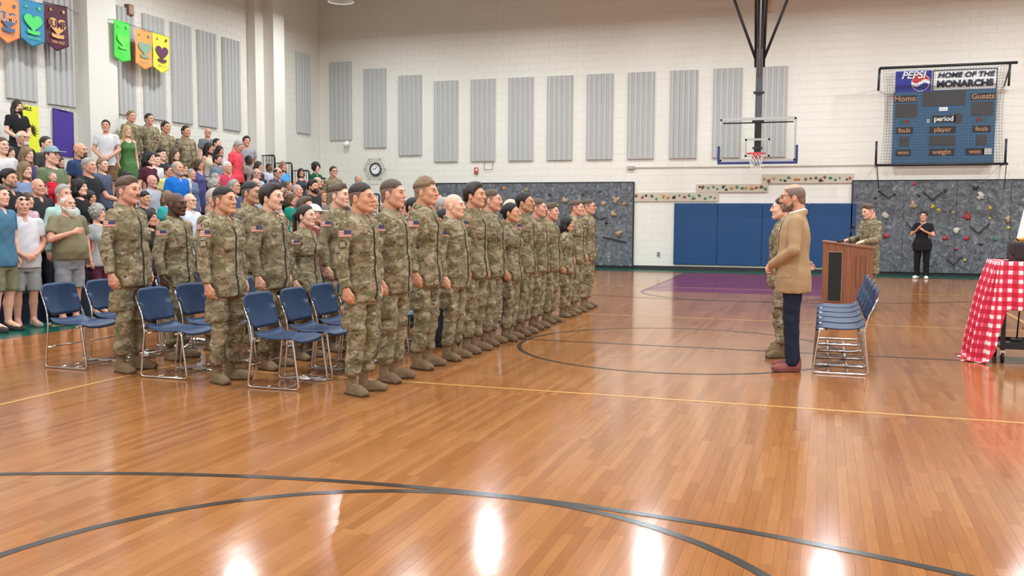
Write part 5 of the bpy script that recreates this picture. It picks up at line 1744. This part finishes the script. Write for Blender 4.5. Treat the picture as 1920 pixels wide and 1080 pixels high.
# front rank
soldier(-3.70, 7.05, 1.78, 'soldier with round shoulder patch at the near end of the front rank', haircol='dark', skin='tan', fs=1, extras=('patch',))
soldier(-3.72, 7.69, 1.83, 'broad ruddy soldier second in the front rank', haircol='brown', stout=.4, fs=2)
soldier(-3.73, 8.45, 1.87, 'tall soldier with curly light hair, third in the front rank', hair=('curly', 'sides'), haircol='light', skin='tan', stout=0, fs=3)
soldier(-3.67, 9.05, 1.73, 'bald soldier fourth in the front rank', hair=(), haircol='dark', skin='fair', stout=.5, fs=4)
soldier(-3.66, 9.62, 1.86, 'tall soldier with full dark hair behind the bald soldier', hair=('full',), haircol='dark', skin='tan', stout=0, fs=3)
soldier(-3.68, 10.24, 1.81, 'moustached ruddy soldier sixth in the front rank', haircol='brown', stout=.3, fs=2, beard='moustache')
soldier(-3.60, 10.70, 1.66, 'woman soldier with dark pinned hair in the middle of the front rank', hair=('bun',), haircol='black', skin='tan', sex='f', stout=.1, fs=11)
soldier(-3.60, 11.24, 1.80, 'soldier with black cropped hair and brown skin in the front rank', hair=('short',), haircol='black', skin='olive', stout=.1, fs=1)
soldier(-3.62, 11.90, 1.73, 'ruddy soldier with receding hair ninth in the front rank', haircol='brown', stout=.2, fs=4)
soldier(-3.65, 12.62, 1.68, 'young soldier with brown quiff left of the short woman soldier', hair=('quiff', 'sides'), haircol='brown', stout=.15, fs=2)
soldier(-3.64, 13.45, 1.49, 'short woman soldier with black bobbed hair near the far end', hair=('bob',), haircol='black', skin='tan', sex='f', stout=.1, fs=12)
soldier(-3.66, 14.07, 1.75, 'soldier with light brown hair second from the far end', haircol='brown', stout=0, fs=3)
soldier(-3.66, 14.84, 1.78, 'soldier in glasses at the far end of the front rank', haircol='brown', stout=0, fs=1, extras=('glasses',))
# second rank
soldier(-5.10, 7.12, 1.76, 'soldier with slick dark hair at the near end of the second rank', hair=('top', 'sides'), haircol='black', skin='tan', stout=.05, fs=3, extras=('patch',))
soldier(-5.12, 7.90, 1.80, 'dark haired soldier with a faint moustache, second in the second rank', hair=('full',), haircol='dark', skin='fair', stout=.3, fs=4, beard='moustache')
soldier(-5.13, 8.55, 1.61, 'woman soldier with a dark pony tail in the second rank', hair=('pony',), haircol='dark', skin='fair', sex='f', stout=.1, fs=11)
soldier(-5.10, 9.20, 1.85, 'tall brown haired soldier behind the pony tailed soldier', hair=('quiff', 'sides'), haircol='brown', skin='fair', stout=.15, fs=2)
soldier(-5.12, 9.95, 1.78, 'soldier half hidden behind the front soldier in the second rank', haircol='grey', stout=.2, fs=1)
# third rank
soldier(-6.30, 7.29, 1.86, 'moustached light haired soldier at the near end of the rear rank', hair=('quiff', 'sides'), haircol='brown', skin='ruddy', stout=.3, fs=2, beard='moustache')
soldier(-6.36, 8.06, 1.73, 'dark skinned soldier with shaved head in the rear rank', hair=(), haircol='black', skin='dark', stout=.15, fs=4)
soldier(-6.42, 8.80, 1.80, 'shaved soldier hidden behind the slick haired soldier', hair=('sides',), haircol='grey', skin='ruddy', stout=.3, fs=1)
soldier(-6.40, 9.45, 1.89, 'tall moustached soldier with black cropped hair in the rear rank', hair=('top', 'sides'), haircol='black', skin='olive', stout=.2, fs=3, beard='moustache')
soldier(-6.45, 10.75, 1.73, 'brown haired soldier in glasses behind the pony tailed soldier', hair=('full',), haircol='brown', skin='ruddy', fs=4, extras=('glasses',))
# facing the ranks
soldier(-.42, 10.42, 1.72, 'soldier facing left beside the suited man', hair=('top', 'sides'), haircol='dark', skin='fair', stout=.1, fs=3, phi=183, group='people facing the ranks')
soldier(-.40, 11.00, 1.78, 'soldier hidden behind the suited man with one hand at his back', hair=('sides',), haircol='brown', skin='ruddy', stout=.1, fs=1, phi=180, pose='behind', group='people facing the ranks')
soldier(.74, 17.02, 1.74, 'soldier reading at the lectern with one hand on its edge', hair=('quiff', 'sides'), haircol='brown', skin='fair', stout=.2, fs=4, phi=215, pose='lectern', hrot=(0.0, .28, 1.06), group='people facing the ranks')
# suited man
SUIT = person(-.27, 9.53, 0, 1.83, math.radians(181), 'balding bearded man in a tan blazer and navy trousers', sex='m', stout=.25, pose='clasp', fs=2, hi=True, hair=('rim',), haircol='dark', skin='tan',
              top=('suit', 'long', .74), topcol=(166, 136, 102), under=(232, 232, 230), legs='straight', legcol=(30, 36, 54), shoe='shoe', shoecol=(134, 78, 72), beard='stubble', hrot=(0.0, .12, 1.06), extras=('glasses', 'tie'), group='people facing the ranks')
# interpreter
person(2.30, 24.9, 0, 1.64, math.radians(-105), 'dark haired woman in black with raised hands before the climbing wall', sex='f', stout=.35, pose='sign', fs=13, hi=False, hair=('bun',), haircol='black', skin='ruddy',
       top=('tee', 'short', .72), topcol=(30, 29, 32), legs='straight', legcol=(24, 24, 26), shoe='shoe', shoecol=(232, 230, 228), sxy=1.12)
# front row of the crowd, on the floor
person(-10.0, 9.62, 0, 1.73, math.radians(-28), 'bald man in a white polo and grey shorts with sunglasses on his head', sex='m', stout=.45, pose='clasp', fs=4, hi=True, hair=(), haircol='grey', skin='ruddy',
       top=('shirt', 'short', .80), topcol=(204, 202, 206), legs='shorts', legcol=(150, 152, 152), shoecol=(150, 142, 130), extras=('sunglasses_up',), beard=None)
person(-9.75, 10.13, 0, 1.76, math.radians(-12), 'stout white bearded man in an olive tee with hand on chest', sex='m', stout=1.0, pose='heart', fs=2, hi=True, hair=('horseshoe',), haircol='white', skin='ruddy',
       top=('tee', 'short', .88), topcol=(126, 118, 92), legs='shorts', legcol=(140, 140, 146), shoecol=(110, 100, 92), beard='big')

# ================================================================== the crowd on the bleachers
def P(x, y, z, st, phi, label, **kw):
    kw.setdefault('legcol', (46, 48, 58))
    return person(x, y, z, st, math.radians(phi), label, group='spectators on the bleachers', **kw)
P(-14.54, 13.94, 1.96, 1.662, -9, 'long haired bearded man in a black shirt before the yellow poster', hair=('long',), haircol='dark', skin='fair', top=('shirt', 'short', 0.78), topcol=(34, 33, 34), pose='clasp', beard='goatee', legcol=(40, 40, 42), fs=3)
P(-12.68, 12.24, 1.12, 1.753, -5, 'balding white haired man in glasses and black shirt below the long haired man', hair=('horseshoe',), haircol='white', skin='ruddy', top=('shirt', 'short', 0.78), topcol=(36, 36, 38), beard='goatee', extras=('glasses',), fs=2)
P(-11.86, 11.06, 0.84, 1.808, -9, 'man in a white tee cut off by the left edge', hair=('short',), haircol='brown', topcol=(204, 202, 202), top=('tee', 'short', 0.8), fs=1)
P(-12.48, 11.79, 1.12, 1.455, -10, 'dark haired woman in a brown top near the left edge', hair=('long',), haircol='dark', topcol=(78, 60, 50), sex='f', top=('tee', 'short', 0.8), fs=13)
P(-11.86, 11.52, 0.84, 1.696, -1, 'long brown haired woman in a purple top behind the red shirted baby', hair=('long',), haircol='light', topcol=(66, 56, 104), sex='f', top=('tee', 'short', 0.8), fs=12)
P(-11.24, 10.87, 0.56, 1.701, -1, 'long light haired woman in a denim blue top beside the baby', hair=('long',), haircol='light', topcol=(122, 138, 170), sex='f', top=('tee', 'short', 0.8), fs=11)
P(-12.58, 12.63, 1.12, 1.686, 7, 'young man in a black and grey patterned shirt left of the purple banner', hair=('short',), haircol='dark', topcol=(74, 70, 68), top=('tee', 'short', 0.8), fs=1)
P(-11.24, 11.39, 0.56, 1.964, -1, 'man in a grey cap and green tee holding the baby', hair=('short',), haircol='brown', topcol=(104, 116, 90), pose='hold', extras=('cap',), top=('tee', 'short', 0.8), fs=1)
P(-12.68, 13.02, 1.12, 1.369, -6, 'girl with dark hair behind the man in the grey cap', hair=('long',), haircol='dark', topcol=(120, 108, 150), sex='f', top=('tee', 'short', 0.8), fs=12)
P(-11.96, 12.12, 0.84, 1.377, 7, 'long blond haired girl in a lavender top in front of the capped man', hair=('long',), haircol='blond', topcol=(140, 126, 180), sex='f', top=('tee', 'short', 0.8), fs=11)
P(-10.62, 9.99, 0.28, 1.823, 6, 'dark haired young man in a black polo at the left', hair=('full',), haircol='black', skin='tan', top=('shirt', 'short', 0.78), topcol=(36, 35, 37), stout=0.4, beard='stubble', fs=2)
P(-10.82, 10.69, 0.28, 1.728, -8, 'heavy bald man in a charcoal polo behind the white polo man', hair=(), haircol='grey', skin='ruddy', top=('shirt', 'short', 0.78), topcol=(46, 47, 50), stout=0.6, brow='grey', fs=3)
P(-10.10, 10.42, 0.00, 1.911, -8, 'grey haired man in a mint shirt behind the olive tee man', hair=('short',), haircol='grey', skin='ruddy', top=('shirt', 'long', 0.78), topcol=(168, 192, 180), fs=3)
P(-10.62, 10.30, 0.28, 1.511, -9, 'brown haired woman in a white and pink top behind the white polo man', hair=('bob',), haircol='brown', topcol=(214, 170, 180), sex='f', top=('tee', 'short', 0.8), fs=11)
P(-9.90, 9.17, 0.00, 1.856, 4, 'man in a blue plaid shirt cut off by the left edge', hair=('short',), haircol='dark', top=('shirt', 'short', 0.78), topcol=(70, 112, 138), legs='shorts', legcol=(120, 118, 92), fs=2)
P(-11.86, 12.63, 0.84, 1.844, 5, 'bald man with a dark goatee in a navy polo', hair=(), haircol='black', skin='tan', top=('shirt', 'short', 0.78), topcol=(44, 58, 92), beard='goatee', stout=0.3, fs=2)
P(-13.92, 15.55, 1.68, 1.721, -55, 'man in a white tee and brown shorts with clasped hands by the pilaster', hair=('short',), haircol='black', skin='ruddy', topcol=(208, 207, 207), pose='clasp', legs='shorts', legcol=(122, 88, 62), top=('tee', 'short', 0.8), fs=1)
P(-11.24, 12.14, 0.56, 1.838, 3, 'grey haired man in a black tee reaching forward with a teal toy', hair=('short',), haircol='grey', skin='ruddy', topcol=(40, 40, 42), pose='reach', top=('tee', 'short', 0.8), fs=2)
P(-11.96, 13.24, 0.84, 1.624, 1, 'blond boy in a slate blue long sleeved shirt', hair=('short',), haircol='light', top=('tee', 'long', 0.8), topcol=(84, 92, 112), fs=2)
P(-10.62, 11.27, 0.28, 1.740, 7, 'black haired woman with bangs in a black top', hair=('bob',), haircol='black', topcol=(30, 29, 32), sex='f', top=('tee', 'short', 0.8), fs=13)
P(-10.82, 11.69, 0.28, 1.577, -1, 'long dark haired woman in a black blouse behind the curly grey haired woman', hair=('long',), haircol='black', skin='tan', topcol=(34, 30, 34), sex='f', top=('tee', 'short', 0.8), fs=12)
P(-10.00, 10.95, 0.00, 1.620, 3, 'curly grey haired woman in a grey tee and maroon skirt by the rear chairs', hair=('afro',), haircol='grey', topcol=(160, 160, 160), skin='fair', legs='shorts', legcol=(84, 38, 54), sex='f', top=('tee', 'short', 0.8), fs=11)
P(-11.34, 13.11, 0.56, 1.670, -13, 'dark haired woman half hidden behind the moustached soldier', hair=('long',), haircol='black', topcol=(38, 36, 40), sex='f', top=('tee', 'short', 0.8), fs=12)
P(-13.82, 16.04, 1.68, 1.645, -25, 'blond woman in a long green dress on the top row', hair=('long',), haircol='blond', top=('dress', 'none', 0.45), topcol=(76, 116, 66), legs='none', sex='f', fs=11)
P(-14.54, 17.01, 1.96, 1.796, -12, 'tall soldier in camouflage behind the green dress woman', top=('uniform', 'long', 0.77), legs='bloused', shoe='boot', hair=('short',), under=(150, 130, 104), haircol='light', skin='ruddy', fs=2)
P(-14.54, 17.59, 1.96, 1.798, -12, 'broad soldier in camouflage, second from the left on the top bleacher row', top=('uniform', 'long', 0.77), legs='bloused', shoe='boot', hair=('short',), under=(150, 130, 104), haircol='dark', skin='ruddy', stout=0.5, fs=2)
P(-13.72, 17.12, 1.68, 1.833, -12, 'short haired soldier in camouflage, third from the left on the top bleacher row', top=('uniform', 'long', 0.77), legs='bloused', shoe='boot', hair=('short',), under=(150, 130, 104), haircol='black', skin='tan', fs=2)
P(-13.82, 17.93, 1.68, 1.817, -12, 'stocky dark haired soldier in camouflage, rightmost of four on the top row', top=('uniform', 'long', 0.77), legs='bloused', shoe='boot', hair=('short',), under=(150, 130, 104), haircol='black', skin='tan', stout=0.6, fs=2)
P(-11.86, 14.31, 0.84, 1.821, 2, 'black haired woman in a maroon tee', hair=('bob',), haircol='black', skin='fair', topcol=(74, 32, 44), sex='f', top=('tee', 'short', 0.8), fs=13)
P(-12.48, 15.26, 1.12, 1.542, -6, 'dark haired boy in a white tee', hair=('full',), haircol='dark', skin='fair', topcol=(206, 206, 204), top=('tee', 'short', 0.8), fs=3)
P(-12.68, 15.66, 1.12, 1.686, -6, 'dark curly haired man in black behind the boy in white', hair=('curly',), haircol='black', skin='fair', topcol=(44, 48, 52), top=('tee', 'short', 0.8), fs=3)
P(-12.68, 16.08, 1.12, 1.715, -10, 'long brown haired woman in black in front of the camouflage soldiers', hair=('long',), haircol='brown', topcol=(40, 36, 38), sex='f', top=('tee', 'short', 0.8), fs=12)
P(-11.86, 14.86, 0.84, 1.586, -10, 'child in a pale yellow tee left of the blue polo man', hair=('short',), haircol='dark', skin='ruddy', topcol=(226, 224, 140), top=('tee', 'short', 0.8), fs=1)
P(-11.24, 14.32, 0.56, 1.908, -9, 'grey bearded man in a bright blue polo', hair=('horseshoe',), haircol='grey', skin='tan', top=('shirt', 'short', 0.78), topcol=(24, 104, 190), beard='stubble', fs=2)
P(-11.86, 15.28, 0.84, 1.648, -12, 'woman in white half hidden behind the blue polo man', hair=('long',), haircol='brown', topcol=(196, 188, 182), skin='ruddy', sex='f', top=('tee', 'short', 0.8), fs=13)
P(-11.44, 13.87, 0.56, 1.639, -10, 'bald man in a pale grey shirt behind the moustached soldier', hair=(), haircol='grey', skin='ruddy', top=('shirt', 'long', 0.78), topcol=(164, 168, 180), fs=3)
P(-10.72, 12.81, 0.28, 1.587, -4, 'young man with fluffy black hair in a black shirt', hair=('curly',), haircol='black', skin='tan', topcol=(32, 32, 34), top=('tee', 'short', 0.8), fs=1)
P(-8.47, 10.20, 0.00, 1.565, -1, 'dark haired woman peeking out between two left soldiers', hair=('long',), haircol='black', skin='ruddy', topcol=(40, 36, 40), sex='f', top=('tee', 'short', 0.8), fs=12)
P(-10.72, 13.37, 0.28, 1.619, -7, 'light haired woman in a teal tee behind the dark skinned soldier', hair=('bob',), haircol='light', topcol=(54, 156, 152), sex='f', top=('tee', 'short', 0.8), fs=11)
P(-14.54, 19.70, 1.96, 1.663, -25, 'bald man in glasses and a grey tee at the top right of the crowd', hair=(), haircol='grey', skin='ruddy', topcol=(110, 114, 120), extras=('glasses',), top=('tee', 'short', 0.8), fs=3)
P(-13.10, 17.77, 1.40, 1.687, -3, 'black haired woman in a beige sleeveless top', hair=('long',), haircol='black', skin='tan', top=('tank', 'none', 0.82), topcol=(196, 180, 160), sex='f', fs=13)
P(-13.92, 19.20, 1.68, 1.630, 4, 'young man with cropped dark hair behind the beige top woman', hair=('short',), haircol='black', skin='fair', topcol=(60, 60, 66), top=('tee', 'short', 0.8), fs=2)
P(-13.20, 18.30, 1.40, 1.655, -13, 'dark haired woman in a lavender blouse behind the coral polo man', hair=('bob',), haircol='black', skin='tan', topcol=(190, 186, 216), sex='f', top=('tee', 'short', 0.8), fs=13)
P(-13.10, 18.80, 1.40, 1.836, 6, 'grey haired man in a coral red polo looking down', hair=('short',), haircol='grey', skin='ruddy', top=('shirt', 'short', 0.78), topcol=(232, 72, 86), hrot=(0.0, 0.5, 1.06), fs=1)
P(-13.82, 20.28, 1.68, 1.765, -35, 'dark haired man in a grey tee beside the highest guard rail', hair=('full',), haircol='dark', skin='ruddy', topcol=(150, 148, 152), legcol=(52, 54, 60), top=('tee', 'short', 0.8), fs=3)
P(-12.68, 17.50, 1.12, 1.683, 7, 'man with a short beard in a slate blue shirt', hair=('short',), haircol='black', skin='ruddy', top=('shirt', 'short', 0.78), topcol=(104, 120, 134), beard='stubble', fs=3)
P(-11.96, 16.83, 0.84, 1.766, -8, 'white haired man with a moustache in a raspberry polo', hair=('short',), haircol='white', skin='ruddy', top=('shirt', 'short', 0.78), topcol=(190, 66, 92), beard='moustache', fs=2)
P(-12.68, 16.85, 1.12, 1.542, -1, 'brown haired woman in a purple dress', hair=('bob',), haircol='brown', skin='ruddy', top=('dress', 'short', 0.45), topcol=(84, 84, 136), legs='none', stout=0.4, sex='f', fs=12)
P(-12.06, 15.78, 0.84, 1.561, -9, 'woman with pulled back grey hair in a denim jacket over pink', hair=('bun',), haircol='grey', skin='ruddy', top=('shirt', 'long', 0.78), topcol=(96, 116, 140), under=(214, 84, 110), sex='f', fs=11)
P(-10.00, 13.03, 0.00, 1.844, -6, 'balding man in glasses and a white flowered shirt', hair=(), haircol='grey', skin='fair', top=('shirt', 'short', 0.78), topcol=(196, 202, 216), extras=('glasses',), fs=3)
P(-11.86, 16.28, 0.84, 1.496, 0, 'grey haired woman left of the raspberry polo man', hair=('bob',), haircol='grey', skin='fair', topcol=(150, 120, 130), sex='f', top=('tee', 'short', 0.8), fs=12)
P(-11.34, 15.53, 0.56, 1.604, 2, 'grey haired woman in glasses above the front left soldiers', hair=('afro',), haircol='grey', skin='ruddy', topcol=(90, 94, 110), extras=('glasses',), sex='f', top=('tee', 'short', 0.8), fs=13)
P(-10.62, 15.15, 0.28, 1.875, 0, 'grey haired man in glasses below the raspberry polo man', hair=('short',), haircol='grey', skin='ruddy', topcol=(60, 78, 110), extras=('glasses',), top=('tee', 'short', 0.8), fs=2)
P(-13.10, 19.30, 1.40, 1.496, 4, 'dark skinned child with plaid shirt near the guard rail', hair=('short',), haircol='black', skin='dark', topcol=(150, 134, 126), top=('tee', 'short', 0.8), fs=3)
P(-12.58, 18.91, 1.12, 1.609, -10, 'dark haired woman turned sideways under the highest guard rail', hair=('bob',), haircol='dark', skin='tan', topcol=(60, 50, 52), sex='f', top=('tee', 'short', 0.8), fs=13)
P(-12.06, 18.06, 0.84, 1.681, -13, 'balding man in glasses and a pale blue shirt', hair=('horseshoe',), haircol='grey', skin='ruddy', top=('shirt', 'long', 0.78), topcol=(160, 182, 204), extras=('glasses',), fs=3)
P(-11.34, 16.94, 0.56, 1.699, -11, 'bald ruddy man above the dark haired soldier', hair=(), haircol='grey', skin='ruddy', topcol=(180, 188, 196), top=('tee', 'short', 0.8), fs=2)
P(-13.20, 20.31, 1.40, 1.361, -8, 'small child with dark hair in a pale top beside the second rail', hair=('short',), haircol='black', skin='brown', topcol=(196, 196, 206), top=('tee', 'short', 0.8), fs=2)
P(-12.58, 19.96, 1.12, 1.666, -25, 'light brown haired woman in a bright blue top under the rails', hair=('long',), haircol='light', skin='ruddy', topcol=(74, 150, 206), sex='f', top=('tee', 'short', 0.8), fs=13)
P(-11.96, 18.75, 0.84, 1.737, -12, 'man in dark sunglasses and a slate shirt', hair=('horseshoe',), haircol='dark', skin='ruddy', top=('shirt', 'short', 0.78), topcol=(66, 68, 80), extras=('sunglasses',), fs=2)
P(-12.68, 20.95, 1.12, 1.547, -40, 'dark haired woman in a charcoal tank top by the third guard rail', hair=('bob',), haircol='dark', skin='ruddy', top=('tank', 'none', 0.82), topcol=(62, 66, 76), sex='f', fs=11)
P(-11.24, 17.67, 0.56, 1.600, 2, 'long dark haired woman left of the bespectacled woman', hair=('long',), haircol='black', skin='fair', topcol=(44, 40, 44), sex='f', top=('tee', 'short', 0.8), fs=12)
P(-11.44, 18.20, 0.56, 1.524, -4, 'light brown haired woman in glasses and black jacket', hair=('long',), haircol='light', skin='ruddy', top=('shirt', 'long', 0.78), topcol=(36, 36, 40), extras=('glasses',), sex='f', fs=13)
P(-12.06, 19.37, 0.84, 1.443, 0, 'blond woman with pinned hair behind the bespectacled woman', hair=('bun',), haircol='light', skin='ruddy', topcol=(170, 160, 156), sex='f', top=('tee', 'short', 0.8), fs=12)
P(-10.72, 17.55, 0.28, 1.862, -2, 'man with cropped grey hair before the charcoal tank top woman', hair=('sides',), haircol='grey', skin='ruddy', topcol=(110, 104, 100), top=('tee', 'short', 0.8), fs=1)
P(-10.62, 17.13, 0.28, 1.648, 3, 'woman in a teal green tee behind the pony tailed soldier', hair=('bob',), haircol='brown', skin='ruddy', topcol=(22, 124, 106), sex='f', top=('tee', 'short', 0.8), fs=12)
P(-7.02, 11.00, 0.00, 1.581, -11, 'bespectacled woman between the dark haired soldier and the pony tailed soldier', hair=('bun',), haircol='grey', skin='ruddy', topcol=(150, 120, 120), extras=('glasses',), sex='f', top=('tee', 'short', 0.8), fs=13)
P(-12.58, 21.52, 1.12, 1.711, -25, 'curly dark haired woman in a green jacket', hair=('afro',), haircol='black', skin='fair', top=('shirt', 'long', 0.78), topcol=(26, 84, 56), under=(180, 170, 150), sex='f', fs=12)
P(-11.86, 21.15, 0.84, 1.881, -30, 'soldier in camouflage and glasses standing at the bleacher end', top=('uniform', 'long', 0.77), legs='bloused', shoe='boot', hair=('short',), haircol='dark', skin='ruddy', under=(150, 130, 104), extras=('glasses',), fs=3)
P(-11.86, 22.47, 0.84, 1.721, -20, 'bald man with a goatee in a slate tee at the far end of the crowd', hair=('sides',), haircol='grey', skin='ruddy', topcol=(86, 90, 102), beard='goatee', top=('tee', 'short', 0.8), fs=3)
P(-11.24, 19.29, 0.56, 1.814, 2, 'balding man in glasses and a plaid red shirt below the green jacket woman', hair=('horseshoe',), haircol='grey', skin='ruddy', top=('shirt', 'short', 0.78), topcol=(110, 50, 56), extras=('glasses',), fs=3)
P(-10.62, 18.02, 0.28, 1.969, -9, 'dark haired bearded man in a black shirt right of the tank top woman', hair=('full',), haircol='black', skin='ruddy', topcol=(46, 46, 48), beard='full', top=('tee', 'short', 0.8), fs=3)
P(-10.72, 18.58, 0.28, 1.752, -2, 'red haired young man in glasses left of the tall brown haired soldier', hair=('short',), haircol='red', skin='ruddy', topcol=(120, 112, 104), extras=('glasses',), top=('tee', 'short', 0.8), fs=3)
P(-6.00, 10.20, 0.00, 1.624, 7, 'person in a white cap behind the pony tailed soldier', hair=('short',), haircol='grey', skin='ruddy', topcol=(120, 60, 56), extras=('whitecap',), top=('tee', 'short', 0.8), fs=3)
P(-6.56, 12.00, 0.00, 1.635, -6, 'dark skinned woman peeking out left of the front soldier', hair=('bob',), haircol='black', skin='brown', topcol=(70, 60, 58), sex='f', top=('tee', 'short', 0.8), fs=11)
P(-5.88, 12.53, 0.00, 1.720, 1, 'young man in glasses behind the ruddy second soldier', hair=('short',), haircol='brown', skin='ruddy', topcol=(60, 50, 50), extras=('glasses',), top=('tee', 'short', 0.8), fs=3)
P(-5.27, 11.55, 0.00, 1.740, -9, 'dark haired man just left of the curly haired soldier', hair=('short',), haircol='black', skin='tan', topcol=(60, 58, 56), top=('tee', 'short', 0.8), fs=2)
P(-5.52, 12.88, 0.00, 1.860, -2, 'dark haired man just right of the curly haired soldier', hair=('short',), haircol='black', skin='ruddy', top=('uniform', 'long', 0.77), legs='bloused', shoe='boot', under=(150, 130, 104), fs=1)
P(-4.40, 10.53, 0.00, 1.720, -8, 'ruddy grey haired man between the curly and the bald soldiers', hair=('short',), haircol='grey', skin='ruddy', topcol=(150, 140, 130), top=('tee', 'short', 0.8), fs=1)
P(-4.14, 9.90, 0.00, 1.580, -7, 'woman with a black pony tail behind the bald soldier', hair=('pony',), haircol='black', skin='tan', topcol=(40, 38, 40), sex='f', top=('tee', 'short', 0.8), fs=11)
P(-4.19, 11.31, 0.00, 1.700, 6, 'ruddy man behind the tall dark haired soldier', hair=('sides',), haircol='dark', skin='ruddy', topcol=(130, 112, 98), top=('tee', 'short', 0.8), fs=3)
P(-4.18, 12.43, 0.00, 1.740, -2, 'balding grey man behind the soldier with the dark cap of hair', hair=('horseshoe',), haircol='white', skin='fair', topcol=(120, 116, 112), top=('tee', 'short', 0.8), fs=1)
# baby held by the man in the cap
cap_man = [o for o in bpy.data.objects if o.get('label', '').startswith('man in a grey cap')][0]
bx, by, bz = cap_man.location
person(bx + .22, by - .22, bz + 1.0, .56, math.radians(-15), 'baby in a red tee carried by the man in the grey cap', sex='f', stout=.8, pose='down', fs=11, hi=False, hrot=(0.0, 0.0, 2.0), hair=('sides',), haircol='light', skin='fair',
       top=('tee', 'short', .80), topcol=(206, 36, 56), legs='straight', legcol=(206, 36, 56), sxy=1.25, group='spectators on the bleachers')
toy_man = [o for o in bpy.data.objects if o.get('label', '').startswith('grey haired man in a black tee')][0]
bpy.context.view_layer.update()
p_ = toy_man.matrix_world @ Vector((-.19, .56, 1.10))
t = thing('rubber_toy', 'teal rubber toy in the outstretched hand of the grey haired man', 'toy', tuple(p_))
MB().lathe([(0, -.06), (.04, -.045), (.055, 0), (.035, .03), (.045, .055), (0, .08)], (0, 0, 0), 12).build('toy_body', pm('teal_rubber', rgb(60, 178, 206), .5), t)
